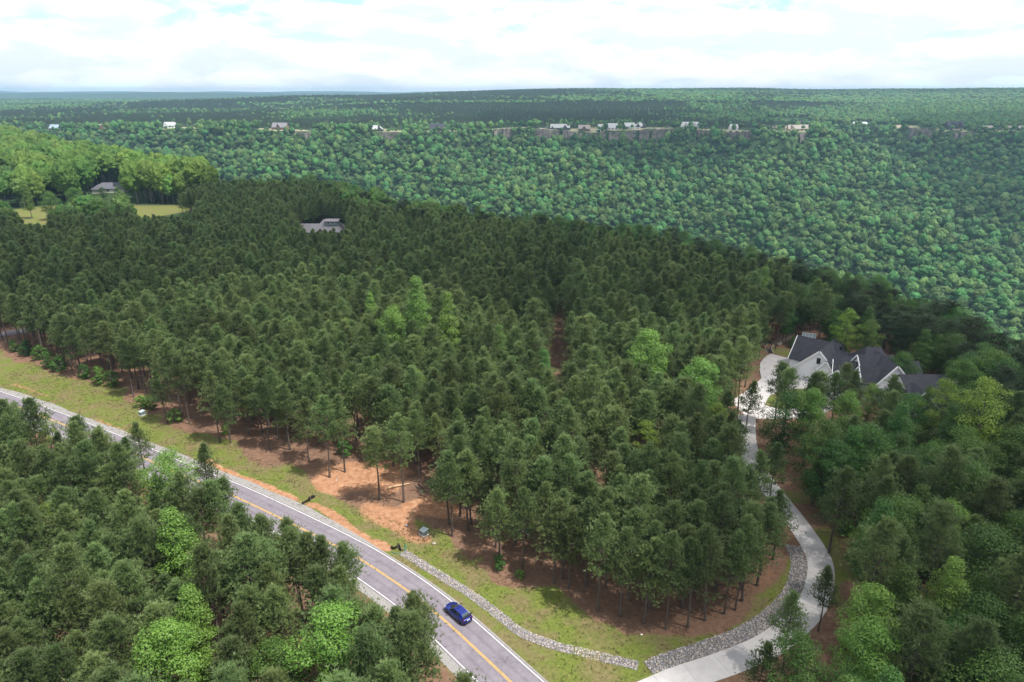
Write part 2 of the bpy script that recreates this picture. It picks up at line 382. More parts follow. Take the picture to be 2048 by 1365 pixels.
# elsewhere
dr = pdist(P2, FARRIM); onfar = ~inpoly(P2, GORGE) & (fy > 900)
infield = inpoly(P2, FIELD); grass[infield] = 1
M_FARCLEAR = [(520, 625), (742, 812), (850, 922), (968, 1055), (1080, 1345), (1362, 1402), (1408, 1502), (1530, 1615), (1700, 1835), (1878, 1935), (1948, 2080), (325, 395), (90, 125), (195, 212)]
px = proj(np.stack([fx, fy, gz], -1))
azp = 1024 + FPX * fx / np.maximum(fy * ct + 66 * st, 1)
for a, b in M_FARCLEAR:
    s = sstep(a - 8, a + 4, azp) * sstep(b + 8, b - 4, azp) * onfar * (fy < 1480) * (dr > 4) * sstep(85, 45, dr + 55 * (vnoise(fx, fy, 38, 37) - .5))
    sand = np.maximum(sand, s)
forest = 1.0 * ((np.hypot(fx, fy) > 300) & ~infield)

gm = bpy.data.materials.new('ground_cover'); gm.use_nodes = True; N, L = gm.node_tree.nodes, gm.node_tree.links
bs = N['Principled BSDF']; bs.inputs['Roughness'].default_value = .95; bs.inputs['Specular IOR Level'].default_value = .1
tcg = N.new('ShaderNodeTexCoord')
def gnoise(scale, detail=6, rough=.65):
    n = N.new('ShaderNodeTexNoise'); n.inputs['Scale'].default_value = scale; n.inputs['Detail'].default_value = detail; n.inputs['Roughness'].default_value = rough
    L.new(tcg.outputs['Object'], n.inputs['Vector']); return n.outputs[0]
def gramp(fac, stops):
    r = N.new('ShaderNodeValToRGB'); e = r.color_ramp.elements
    while len(e) < len(stops): e.new(.5)
    for k, (p, c) in enumerate(stops): e[k].position = p; e[k].color = (*c, 1)
    L.new(fac, r.inputs[0]); return r.outputs[0]
def gmix(fac, a, b):
    m = N.new('ShaderNodeMix'); m.data_type = 'RGBA'
    L.new(fac, m.inputs[0]); L.new(a, m.inputs[6]); L.new(b, m.inputs[7]); return m.outputs[2]
def gattr(n_, lo=.35, hi=.65, ns=1.6, amp=.5):
    a = N.new('ShaderNodeAttribute'); a.attribute_name = n_
    ad = N.new('ShaderNodeMath'); ad.operation = 'MULTIPLY_ADD'; L.new(gnoise(ns), ad.inputs[0]); ad.inputs[1].default_value = amp; 
    sb = N.new('ShaderNodeMath'); sb.operation = 'SUBTRACT'; L.new(a.outputs['Fac'], sb.inputs[0]); sb.inputs[1].default_value = amp / 2
    L.new(sb.outputs[0], ad.inputs[2])
    mr = N.new('ShaderNodeMapRange'); mr.interpolation_type = 'SMOOTHSTEP'; mr.inputs['From Min'].default_value = lo; mr.inputs['From Max'].default_value = hi
    L.new(ad.outputs[0], mr.inputs[0]); return mr.outputs[0]
straw = gmix(gnoise(.16, 4), gramp(gnoise(1.2, 8), [(.3, (.125, .066, .045)), (.5, (.205, .112, .076)), (.72, (.29, .172, .122))]),
             gramp(gnoise(1.7, 8), [(.3, (.10, .062, .040)), (.7, (.20, .135, .09))]))
grs = gmix(gramp(gnoise(.22, 5), [(.42, (0, 0, 0)), (.60, (1, 1, 1))]),
           gramp(gnoise(2.2, 8), [(.3, (.070, .105, .020)), (.5, (.125, .155, .032)), (.72, (.19, .20, .055))]),
           gramp(gnoise(1.8, 8), [(.3, (.10, .095, .036)), (.55, (.175, .145, .068)), (.75, (.25, .195, .105))]))
drt = gramp(gnoise(.9, 8), [(.3, (.235, .112, .058)), (.5, (.35, .185, .105)), (.72, (.46, .275, .17))])
snd = gmix(gramp(gnoise(.035, 4), [(.42, (0, 0, 0)), (.58, (1, 1, 1))]), gramp(gnoise(.2, 6), [(.3, (.11, .16, .05)), (.7, (.22, .25, .10))]),
           gramp(gnoise(.25, 6), [(.3, (.26, .20, .15)), (.7, (.46, .385, .32))]))
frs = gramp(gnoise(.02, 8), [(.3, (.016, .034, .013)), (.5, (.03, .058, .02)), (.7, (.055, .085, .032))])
c = gmix(gattr('grass', .3, .7, 1.1, .7), straw, grs)
c = gmix(gattr('dirt', .3, .7, 1.3, .8), c, drt)
af = N.new('ShaderNodeAttribute'); af.attribute_name = 'forest'
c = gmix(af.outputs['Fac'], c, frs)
c = gmix(gattr('sand', .35, .6, .05, .4), c, snd)
L.new(c, bs.inputs['Base Color'])
bp = N.new('ShaderNodeBump'); bp.inputs['Strength'].default_value = .7; bp.inputs['Distance'].default_value = .12
L.new(gnoise(4.5, 8, .75), bp.inputs['Height']); L.new(bp.outputs[0], bs.inputs['Normal'])

ny, nx = gsh; I = np.arange(ny * nx).reshape(ny, nx)
quads = np.stack([I[:-1, :-1], I[:-1, 1:], I[1:, 1:], I[1:, :-1]], -1).reshape(-1, 4)
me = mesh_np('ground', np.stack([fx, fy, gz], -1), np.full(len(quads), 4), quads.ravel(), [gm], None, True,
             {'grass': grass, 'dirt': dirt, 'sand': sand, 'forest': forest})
o = bpy.data.objects.new('ground', me); COL.objects.link(o); tag(o, kind='structure')

# ------------------------------------------------------------------ road, markings, shoulders, drive
o = strip('road_shoulder', ROAD, (-4.6, 4.75), .018, 'gravel'); tag(o, kind='structure')
# the shoulder is wide along the dirt verge and thin beside the rock ditch
n2r = normals2(ROAD); wob = (vnoise(ROAD[:, 0], ROAD[:, 1], 5, 41) - .5) * .7
wid = 3.55 + 1.15 * sstep(86, 98, ROAD[:, 1]) + wob * (.3 + .7 * sstep(86, 98, ROAD[:, 1]))
me = o.data; n = len(ROAD)
for i in range(n):
    p = ROAD[i] + n2r[i] * wid[i]; me.vertices[n + i].co = (p[0], p[1], .018)
road = strip('road', ROAD, (-3.3, 3.3), .03, 'asphalt'); tag(road, kind='structure')
a = road.data.attributes.new('lat', 'FLOAT', 'POINT'); a.data.foreach_set('value', np.r_[np.full(n, -1.0), np.full(n, 1.0)].astype(np.float32))
# worn wheel paths, oil-dark lane middles, stains and sealed cracks
am = M['asphalt']; N_, L_2 = am.node_tree.nodes, am.node_tree.links; pb_ = N_['Principled BSDF']; src = pb_.inputs['Base Color'].links[0].from_socket
at_ = N_.new('ShaderNodeAttribute'); at_.attribute_name = 'lat'; ab = N_.new('ShaderNodeMath'); ab.operation = 'ABSOLUTE'; L_2.new(at_.outputs['Fac'], ab.inputs[0])
rp = N_.new('ShaderNodeValToRGB'); e_ = rp.color_ramp.elements; e_[0].position = 0; e_[0].color = (.92, .92, .92, 1); e_[1].position = 1; e_[1].color = (.9, .9, .9, 1)
for ps, vl in ((.2, 1.06), (.36, 1.1), (.47, .9), (.58, 1.08), (.76, 1.08), (.88, .96)): q_ = e_.new(ps); q_.color = (vl, vl, vl, 1)
L_2.new(ab.outputs[0], rp.inputs[0])
m1 = N_.new('ShaderNodeMix'); m1.data_type = 'RGBA'; m1.blend_type = 'MULTIPLY'; m1.inputs[0].default_value = 1; L_2.new(src, m1.inputs[6]); L_2.new(rp.outputs[0], m1.inputs[7])
tc_ = N_.new('ShaderNodeTexCoord'); vo = N_.new('ShaderNodeTexVoronoi'); vo.feature = 'DISTANCE_TO_EDGE'; vo.inputs['Scale'].default_value = .11
wz = N_.new('ShaderNodeTexNoise'); wz.inputs['Scale'].default_value = .5; wz.inputs['Detail'].default_value = 5; mz = N_.new('ShaderNodeMix'); mz.data_type = 'RGBA'; mz.inputs[0].default_value = .12
L_2.new(tc_.outputs['Object'], wz.inputs['Vector']); L_2.new(tc_.outputs['Object'], mz.inputs[6]); vs_ = N_.new('ShaderNodeVectorMath'); vs_.operation = 'SCALE'; vs_.inputs['Scale'].default_value = 40; L_2.new(wz.outputs['Color'], vs_.inputs[0]); L_2.new(vs_.outputs[0], mz.inputs[7]); L_2.new(mz.outputs[2], vo.inputs['Vector'])
ck = N_.new('ShaderNodeValToRGB'); ck.color_ramp.elements[0].position = .002; ck.color_ramp.elements[0].color = (.62, .62, .62, 1); ck.color_ramp.elements[1].position = .007; ck.color_ramp.elements[1].color = (1, 1, 1, 1); L_2.new(vo.outputs['Distance'], ck.inputs[0])
m2 = N_.new('ShaderNodeMix'); m2.data_type = 'RGBA'; m2.blend_type = 'MULTIPLY'; m2.inputs[0].default_value = 1; L_2.new(m1.outputs[2], m2.inputs[6]); L_2.new(ck.outputs[0], m2.inputs[7])
st2 = N_.new('ShaderNodeTexNoise'); st2.inputs['Scale'].default_value = 1.3; st2.inputs['Detail'].default_value = 9; st2.inputs['Roughness'].default_value = .75; L_2.new(tc_.outputs['Object'], st2.inputs['Vector'])
sr = N_.new('ShaderNodeValToRGB'); sr.color_ramp.elements[0].position = .3; sr.color_ramp.elements[0].color = (.84, .84, .84, 1); sr.color_ramp.elements[1].position = .62; sr.color_ramp.elements[1].color = (1.06, 1.06, 1.06, 1); L_2.new(st2.outputs[0], sr.inputs[0])
m3 = N_.new('ShaderNodeMix'); m3.data_type = 'RGBA'; m3.blend_type = 'MULTIPLY'; m3.inputs[0].default_value = 1; L_2.new(m2.outputs[2], m3.inputs[6]); L_2.new(sr.outputs[0], m3.inputs[7]); L_2.new(m3.outputs[2], pb_.inputs['Base Color'])
for nm_, a, b, m_ in [('edge_line', 2.98, 3.12, 'white_paint'), ('edge_line', -3.12, -2.98, 'white_paint'), ('centre_line', .045, .155, 'yellow_paint'), ('centre_line', -.155, -.045, 'yellow_paint')]:
    strip(nm_, ROAD, (a, b), .034, m_, road)
LANE = resample(spline([(-215, 168), (-180, 182), (-156, 191), (-143, 201), (-132, 216), (-124, 240)]), 3)
tag(strip('side_lane', LANE, (-2.6, 2.6), .05, 'asphalt'), kind='structure')

def slabs(parent, polys, th=.09, z=.045):
    for poly in polys:
        mb = MB().prism(poly, z - th, z); mb.build('slab', M['concrete'], parent)
drv = strip('driveway', DRIVE, (-1.9, 1.9), .012, 'joint'); tag(drv, kind='structure')
D2 = resample(spline(DL, 12), .75); nd2 = normals2(D2); cells = []; k = 6
i = 0
while i < len(D2) - 1:
    j = min(i + k, len(D2) - 1); seg = D2[i:j + 1].copy(); nn = nd2[i:j + 1]
    t0 = (seg[1] - seg[0]) / np.linalg.norm(seg[1] - seg[0]); t1 = (seg[-1] - seg[-2]) / np.linalg.norm(seg[-1] - seg[-2])
    seg[0] += t0 * .012; seg[-1] -= t1 * .012
    cells.append([tuple(p) for p in seg] + [tuple(p) for p in (seg + nn * 3.76)[::-1]]); i = j
slabs(drv, cells)
def clip_poly(poly, a, c):                 # keep a.x <= c
    out = []
    for p, q_ in zip(poly, poly[1:] + poly[:1]):
        dp, dq = a[0] * p[0] + a[1] * p[1] - c, a[0] * q_[0] + a[1] * q_[1] - c
        if dp <= 0: out.append(p)
        if dp * dq < 0:
            t = dp / (dp - dq); out.append((p[0] + t * (q_[0] - p[0]), p[1] + t * (q_[1] - p[1])))
    return out
fc = MB().prism(PLAZA, -.06, .010).build('forecourt', M['joint']); tag(fc, kind='structure')
ax = np.array([math.cos(R(52)), math.sin(R(52))]); bx = np.array([-ax[1], ax[0]])
pa = np.array(PLAZA) @ ax; pb = np.array(PLAZA) @ bx; cells = []
for a0 in np.arange(pa.min(), pa.max(), 4.6):
    for b0 in np.arange(pb.min(), pb.max(), 4.6):
        c_ = [tuple(p) for p in PLAZA]
        for a_, v_ in ((-ax, -(a0 + .012)), (ax, a0 + 4.588), (-bx, -(b0 + .012)), (bx, b0 + 4.588)):
            if c_: c_ = clip_poly(c_, a_, v_)
        if len(c_) > 2: cells.append(c_)
slabs(fc, cells, z=.05)
o = MB().prism(ISLAND, .0, .16).build('planting_island', gm)
for an, vv in (('grass', .75), ('dirt', 0), ('sand', 0), ('forest', 0)):
    a = o.data.attributes.new(an, 'FLOAT', 'POINT'); a.data.foreach_set('value', [vv] * len(o.data.vertices))
tag(o, kind='structure')
# dark mulch path with pale edging, beside the court
path = spline([G(1541, 707), G(1536, 696), G(1541, 690), G(1538, 684)], 6)
M['mulch'] = mat('black_mulch', (.025, .022, .024), .95, .1, ncol=(.05, .045, .045), nscale=6)
M['edging'] = mat('pale_edging', (.55, .50, .44), .8, .2)
pt = strip('path', path, (-.75, .75), .05, 'mulch'); tag(pt, kind='structure')
for s_ in (-1, 1):
    n2 = normals2(path); e = path + n2 * s_ * .82
    MB().tube([(p[0], p[1], .07) for p in e], .07, 5).build('edging', M['edging'], pt)


# ------------------------------------------------------------------ tree prototypes (numpy)
def nrm(a): return a / np.maximum(np.linalg.norm(a, axis=-1, keepdims=True), 1e-9)
def tubes_np(segs, n=5):
    """list of (points, radii) -> verts, quads"""
    V, F = [], []; b = 0
    for pts, rad in segs:
        mb = MB().tube(pts, rad, n, cap=False); V += mb.v; F += [tuple(b + i for i in f) for f in mb.f]; b = len(V)
    return np.array(V, float).reshape(-1, 3), np.array(F, int).reshape(-1, 4)
def blades(p, d, outw, length, width, r_, spread=.9, per=8):
    """needle tufts: 'per' narrow triangles fanning from each point p along d"""
    n = len(p); P = np.repeat(p, per, 0); D = np.repeat(d, per, 0)
    rnd = nrm(r_.normal(size=(n * per, 3))); dirs = nrm(D + rnd * spread)
    ln = length * (.65 + .7 * r_.random(n * per))[:, None]
    side = nrm(np.cross(dirs, nrm(np.repeat(outw, per, 0) + .55 * rnd + .45 * nrm(r_.normal(size=(n * per, 3)))))) * width * (.6 + .8 * r_.random(n * per))[:, None]
    base = P - dirs * ln * .15
    v = np.stack([base - side * .5, base + side * .5, P + dirs * ln], 1).reshape(-1, 3)
    t0 = np.repeat(r_.random(n) * .55, per); tint = np.stack([t0 * .5, t0 * .5, np.clip(t0 + .3 * r_.random(n * per), 0, 1)], 1).ravel()
    return v, tint
def leaves(p, nrmv, size, r_, up=.25, rand=.75):
    n = len(p); nn = nrm(nrmv + rand * nrm(r_.normal(size=(n, 3))) + np.array([0, 0, up]))
    a = nrm(np.cross(nn, nrm(r_.normal(size=(n, 3))))); b = np.cross(nn, a)
    s = size * (.6 + .8 * r_.random(n))[:, None]
    v = np.stack([p - a * s * .6, p - b * s * .36, p + a * s * .6 + nn * s * .1, p + b * s * .36], 1).reshape(-1, 3)
    tint = np.repeat(np.clip(r_.random(n) * .8 + .2 * (nn[:, 2]), 0, 1), 4)
    return v, tint
class Proto: pass
def make_proto(name, segs, lv, lt, per_face, bark, leaf, nside=6):
    """two meshes (trunk with limbs, crown) for single trees and one joined mesh for the wood"""
    tv, tf = tubes_np(segs, nside); pr = Proto(); pr.name = name
    nf = len(lv) // per_face; li = np.arange(nf * per_face)
    pr.trunk = mesh_np(name + '_trunk', tv, np.full(len(tf), 4), tf.ravel(), [bark], None, True)
    pr.crown = mesh_np(name + '_crown', lv, np.full(nf, per_face), li, [leaf], None, False, {'tint': lt})
    av = np.concatenate([tv, lv]); fn = np.r_[np.full(len(tf), 4), np.full(nf, per_face)]
    lp = np.r_[tf.ravel(), li + len(tv)]
    pr.joined = mesh_np(name, av, fn, lp, [bark, leaf], np.r_[np.zeros(len(tf)), np.ones(nf)], False, {'tint': np.r_[np.zeros(len(tv)), lt]})
    pr.obj = bpy.data.objects.new(name, pr.joined)        # never linked: only read by the woods' point scatter
    return pr
def pine(name, seed, h=15.0, base=.40, Rc=2.5, nbr=46, clump=15, per=8, ln=.36, wd=.078, leaf='needle', bark='bark', shape='cone', rad=.17, lod=1.0):
    r_ = np.random.default_rng(seed); segs = []
    lean = r_.normal(size=2) * .25
    tz = np.linspace(0, h * .985, 8); ox = lean[0] * (tz / h) ** 2 + np.sin(tz * .5 + seed) * .06; oy = lean[1] * (tz / h) ** 2 + np.cos(tz * .4 + seed) * .06
    segs.append(([(a, b, c) for a, b, c in zip(ox, oy, tz - .15)], list(rad * (1 - .86 * (tz / h) ** 1.1) * np.r_[1.35, np.ones(7)])))
    pts, dr = [], []
    zb = h * base; k = 0
    for i in range(nbr):
        t = (i + r_.random() * .8) / nbr; t = t ** .92
        z = zb + t * (h * .97 - zb); az = i * 2.39996 + r_.normal() * .4
        if shape == 'cone': prof = min(1, (t + .16) / .34) ** .7 * (1 - t) ** .80 + .045
        elif shape == 'oval': prof = min(1, (t + .2) / .5) ** .6 * (1 - t) ** .58 * .98 + .05
        else: prof = (.55 + .45 * t) * (1 - t ** 5) * (.6 + .6 * r_.random()) + .08      # spreading, layered
        Lb = Rc * prof * (.62 + .66 * r_.random())
        el = R(4 + 52 * t + r_.normal() * 7) if shape != 'spread' else R(6 + 22 * t + r_.normal() * 8)
        d = np.array([math.cos(az) * math.cos(el), math.sin(az) * math.cos(el), math.sin(el)])
        o = np.array([np.interp(z, tz, ox), np.interp(z, tz, oy), z]); e = o + d * Lb + np.array([0, 0, .12 * Lb])
        segs.append(([o, (o + e) / 2 + np.array([0, 0, -.06 * Lb]), e], [.02 + .018 * Lb, .014 + .011 * Lb, .008]))
        nc = max(3, int(clump * (.45 + .75 * Lb / Rc) * lod))
        f = .30 + .74 * r_.random(nc) ** .75
        w = (.20 + .17 * f)[:, None] * (Lb * .42 + .35)
        off = r_.normal(size=(nc, 3)) * w * np.array([1, 1, .5 if shape != 'spread' else .26])
        p = o + (e - o) * f[:, None] + off
        pts.append(p); dr.append(nrm(d * .7 + np.array([0, 0, .75]) + off * .5))
    # leader
    p = np.array([[ox[-1], oy[-1], h * .9]]) + r_.normal(size=(10, 3)) * np.array([.2, .2, .5]); pts.append(p); dr.append(np.tile([0, 0, 1.], (10, 1)))
    # a few bare dead limbs below the crown
    for i in range(7):
        z = h * (base * (.45 + .5 * r_.random())); az = r_.random() * 6.28; o = np.array([0, 0, z]); e = o + np.array([math.cos(az), math.sin(az), .1]) * (.5 + .8 * r_.random())
        segs.append(([o, e], [.025, .008]))
    p = np.concatenate(pts); d = np.concatenate(dr)
    ow = nrm(p - np.array([0, 0, zb])) * .6 + np.array([0, 0, .7])
    v, t = blades(p, d, ow, ln, wd, r_, .85, per)
    return make_proto(name, segs, v, t, 3, M[bark], M[leaf])
def broadleaf(name, seed, h=15.0, base=.22, Rc=3.6, nl=60, per=85, ls=.34, leaf='leaf', shape='round', bark='bark_grey', rad=.2, limbs=True, rand=.6, lump=.27):
    r_ = np.random.default_rng(seed); segs = []
    tz = np.linspace(0, h * .86, 7); w = r_.normal(size=2) * .3
    ox = w[0] * np.sin(tz / h * 3); oy = w[1] * np.sin(tz / h * 2.4)
    segs.append(([(a, b, c) for a, b, c in zip(ox, oy, tz - .15)], list(rad * (1 - .8 * tz / h) * np.r_[1.4, np.ones(6)])))
    zc = h * base; Hc = h - zc; V, T = [], []
    for i in range(nl):
        t = (i + r_.random()) / nl
        if shape == 'cone': prof = min(1, (t + .1) / .32) ** .7 * (1 - t) ** .72
        elif shape == 'round': prof = math.sqrt(max(0, 1 - (2 * t ** 1.05 - .92) ** 2 * .98)) if t < .98 else .15
        else: prof = (.4 + .6 * t) * (1 - t ** 6)
        az = i * 2.39996 + r_.normal() * .5; rr = Rc * prof * (.62 + .42 * r_.random()) if i % 4 else Rc * prof * .35 * r_.random()
        lr = Rc * (lump + .14 * r_.random()) * (.75 if shape == 'cone' and t > .75 else 1)
        z = zc + Hc * t - lr * .45
        c_ = np.array([math.cos(az) * rr, math.sin(az) * rr, max(z, zc * .8)])
        if limbs and i % 3 == 0:
            o = np.array([np.interp(z * .75, tz, ox), np.interp(z * .75, tz, oy), z * .75]); segs.append(([o, (o + c_) / 2 + np.array([0, 0, .2]), c_], [.05 + .012 * rr, .04, .015]))
        n = max(6, int(per * (lr / (Rc * .34)) ** 2 * (.8 + .4 * r_.random())))
        d = nrm(r_.normal(size=(n, 3))); d[:, 2] = np.where(d[:, 2] < -.35, -d[:, 2] * .5, d[:, 2])
        rad_ = lr * (.62 + .5 * r_.random(n) ** .7)[:, None] * np.array([1, 1, .78])
        p = c_ + d * rad_
        out = nrm(d + .5 * nrm(p - np.array([0, 0, zc + Hc * .35])))
        v, tt = leaves(p, out, ls, r_, .25, rand); V.append(v); T.append(np.clip(tt * .75 + .25 * r_.random(), 0, 1))
    return make_proto(name, segs, np.concatenate(V), np.concatenate(T), 4, M[bark], M[leaf], 5)

def dome_tree(name, seed, h, Rc, leaf, sub=3, nleaf=420, ls=.75, flat=.72, nlob=34):
    """far broadleaf: a lobed, rough crown surface with loose leaf sprays over it"""
    r_ = np.random.default_rng(seed); bm = bmesh.new(); bmesh.ops.create_icosphere(bm, subdivisions=sub, radius=1.0)
    v = np.array([w.co[:] for w in bm.verts]); f = np.array([[w.index for w in q.verts] for q in bm.faces]); bm.free()
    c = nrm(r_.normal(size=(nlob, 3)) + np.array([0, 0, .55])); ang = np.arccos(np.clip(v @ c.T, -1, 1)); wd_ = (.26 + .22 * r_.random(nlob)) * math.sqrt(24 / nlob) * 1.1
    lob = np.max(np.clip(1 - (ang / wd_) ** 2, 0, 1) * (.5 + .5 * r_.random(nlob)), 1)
    big = .10 * np.sin(v[:, 0] * 2.3 + seed) + .08 * np.cos(v[:, 1] * 2.7 + seed * 2)
    r = .78 + .26 * lob + big + r_.normal(size=len(v)) * .05
    p = v * r[:, None] * np.array([Rc, Rc, Rc * flat]); p[:, 2] = np.where(p[:, 2] < 0, p[:, 2] * .75, p[:, 2]); zc = h - Rc * flat; p[:, 2] += zc
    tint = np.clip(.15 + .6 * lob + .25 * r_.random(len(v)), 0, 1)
    lv = p[f].reshape(-1, 3); lt = tint[f].ravel()
    k = r_.integers(0, len(v), nleaf); k = k[v[k, 2] > -.3]
    q, qt = leaves(p[k] * np.array([1.02, 1.02, 1.0]), v[k], ls, r_, .2, .7)
    q = q.reshape(-1, 4, 3); tri = np.stack([q[:, [0, 1, 2]], q[:, [0, 2, 3]]], 1).reshape(-1, 3); qt = qt.reshape(-1, 4)[:, 0]
    lv = np.concatenate([lv, tri]); lt = np.r_[lt, np.repeat(np.clip(qt, 0, 1), 6)]
    segs = [([(0, 0, -.3), (0, 0, zc)], [.28, .18])]
    return make_proto(name, segs, lv, lt, 3, M['bark_grey'], M[leaf], 5)
PINE = [pine('loblolly_pine_a', 1, 15, .40, 3.2, 52, 36), pine('loblolly_pine_b', 2, 16.2, .43, 3.05, 52, 36), pine('loblolly_pine_c', 3, 14.0, .36, 3.4, 50, 38), pine('loblolly_pine_d', 4, 15.5, .48, 3.05, 50, 38, shape='oval'),
        pine('loblolly_pine_e', 5, 14.6, .40, 2.95, 50, 34), pine('loblolly_pine_f', 6, 16.8, .46, 3.35, 56, 36, shape='oval')]
SPREAD = [pine('spreading_pine_a', 11, 17, .42, 4.5, 46, 40, 8, .40, .09, 'needle_dark', shape='spread', rad=.24), pine('spreading_pine_b', 12, 15.5, .38, 4.1, 42, 38, 8, .40, .09, 'needle_dark', shape='spread', rad=.22),
          pine('spreading_pine_c', 13, 18, .5, 4.6, 42, 42, 8, .40, .09, 'needle_dark', shape='spread', rad=.24)]
BROWNP = [pine('brown_pine', 15, 14.5, .45, 2.2, 36, 9, leaf='needle_brown')]
PINE_MID = [pine('mid_pine_a', 21, 15, .40, 3.0, 42, 14, 7, .62, .16), pine('mid_pine_b', 22, 16, .43, 2.9, 42, 14, 7, .62, .16), pine('mid_pine_c', 23, 14.4, .4, 3.1, 42, 14, 7, .62, .16, shape='oval')]
BROAD = [broadleaf('oak_a', 31, per=260, ls=.175), broadleaf('oak_b', 32, 13.5, .2, 3.9, 58, 260, .175), broadleaf('oak_c', 33, 16, .28, 3.4, 60, 250, .175, shape='cone'), broadleaf('oak_d', 34, 14.5, .25, 4.2, 64, 270, .18)]
POPLAR = [broadleaf('poplar_a', 41, 17.5, .22, 3.1, 64, 240, .17, 'leaf_bright', 'cone'), broadleaf('poplar_b', 42, 16, .2, 2.8, 58, 230, .17, 'leaf_bright', 'cone'), broadleaf('poplar_c', 43, 15, .18, 3.3, 60, 250, .17, 'leaf_bright')]
LIME = [broadleaf('lime_a', 51, 13, .3, 2.5, 36, 180, .165, 'leaf_lime'), broadleaf('lime_b', 52, 14, .3, 2.9, 42, 190, .165, 'leaf_lime')]
SHRUB = [broadleaf('shrub_a', 61, 2.6, .1, 1.3, 20, 60, .2, 'leaf_bright', rad=.05), broadleaf('shrub_b', 62, 3.6, .12, 1.5, 24, 55, .22, 'leaf', rad=.06)]
MIDB = [dome_tree('mid_broadleaf_%d' % k, 70 + k, 18 + k, 5.0 + .4 * k, 'leaf_sun', 4, 3600, .42, [1.25, 1.5, 1.1][k], 60) for k in range(3)]
MIDD = [dome_tree('mid_oak_%d' % k, 75 + k, 16 + k, 4.9 + .4 * k, 'leaf', 4, 3600, .42, [1.2, 1.0][k], 60) for k in range(2)]
FARB = [dome_tree('canyon_tree_%d' % k, 80 + k, 12.5 + 1.3 * (k % 3), 5.6 + .7 * (k % 3), 'leaf_far', flat=[.72, .9, 1.05, .8, .65][k]) for k in range(5)]
FARL = [dome_tree('plateau_tree_%d' % k, 90 + k, 14 + k, 5.0, 'leaf_far', 2, 60, 1.4, .9) for k in range(2)]
FARP = [pine('plateau_pine_%d' % k, 95 + k, 15 + k, .35, 2.8, 14, 5, 4, 1.3, .55, 'needle_far', shape='oval', rad=.2) for k in range(2)]

def scatter(name, pts, rot, scl, idx, protos):
    """ONE object: points that carry the trees of a wood (or stones, tufts)"""
    pts = np.asarray(pts, np.float32); n = len(pts)
    me = bpy.data.meshes.new(name); me.vertices.add(n); me.vertices.foreach_set('co', pts.ravel())
    a = me.attributes.new('rotv', 'FLOAT_VECTOR', 'POINT'); rv = np.asarray(rot, np.float32)
    if rv.ndim == 1: rv = np.stack([np.zeros(n), np.zeros(n), rv], -1).astype(np.float32)
    a.data.foreach_set('vector', rv.ravel())
    sv = np.asarray(scl, np.float32)
    if sv.ndim == 1: sv = np.stack([sv, sv, sv], -1)
    a = me.attributes.new('sclv', 'FLOAT_VECTOR', 'POINT'); a.data.foreach_set('vector', np.ascontiguousarray(sv, np.float32).ravel())
    a = me.attributes.new('idx', 'INT', 'POINT'); a.data.foreach_set('value', np.asarray(idx, np.int32))
    o = bpy.data.objects.new(name, me); COL.objects.link(o)
    ng = bpy.data.node_groups.new(name + '_points', 'GeometryNodeTree')
    ng.interface.new_socket('Geometry', in_out='INPUT', socket_type='NodeSocketGeometry'); ng.interface.new_socket('Geometry', in_out='OUTPUT', socket_type='NodeSocketGeometry')
    N, L = ng.nodes, ng.links; gi = N.new('NodeGroupInput'); go = N.new('NodeGroupOutput'); jn = N.new('GeometryNodeJoinGeometry')
    def na(t, nm_):
        x = N.new('GeometryNodeInputNamedAttribute'); x.data_type = t; x.inputs['Name'].default_value = nm_; return x.outputs[0]
    er = N.new('FunctionNodeEulerToRotation'); L.new(na('FLOAT_VECTOR', 'rotv'), er.inputs[0]); sc = na('FLOAT_VECTOR', 'sclv'); ix = na('INT', 'idx')
    for k, p in enumerate(protos):
        ob = p.obj if isinstance(p, Proto) else p
        oi = N.new('GeometryNodeObjectInfo'); oi.inputs['Object'].default_value = ob; oi.inputs['As Instance'].default_value = True
        cmp_ = N.new('FunctionNodeCompare'); cmp_.data_type = 'INT'; cmp_.operation = 'EQUAL'
        L.new(ix, cmp_.inputs[2]); cmp_.inputs[3].default_value = k
        ip = N.new('GeometryNodeInstanceOnPoints'); L.new(gi.outputs[0], ip.inputs['Points']); L.new(cmp_.outputs[0], ip.inputs['Selection'])
        L.new(oi.outputs['Geometry'], ip.inputs['Instance']); L.new(er.outputs[0], ip.inputs['Rotation']); L.new(sc, ip.inputs['Scale'])
        L.new(ip.outputs[0], jn.inputs[0])
    L.new(jn.outputs[0], go.inputs[0])
    o.modifiers.new('scatter', 'NODES').node_group = ng
    return o

def plant(name, pr, loc, rz, s, label, cat, group):
    t = empty(name, loc, rz); t.rotation_euler = (random.gauss(0, .022), random.gauss(0, .022), rz); t.scale = (s[0], s[0], s[1]) if hasattr(s, '__len__') else (s, s, s)
    for pn, me in (('trunk', pr.trunk), ('crown', pr.crown)):
        c = bpy.data.objects.new(pn, me); COL.objects.link(c); c.parent = t
    return tag(t, label, cat, group)

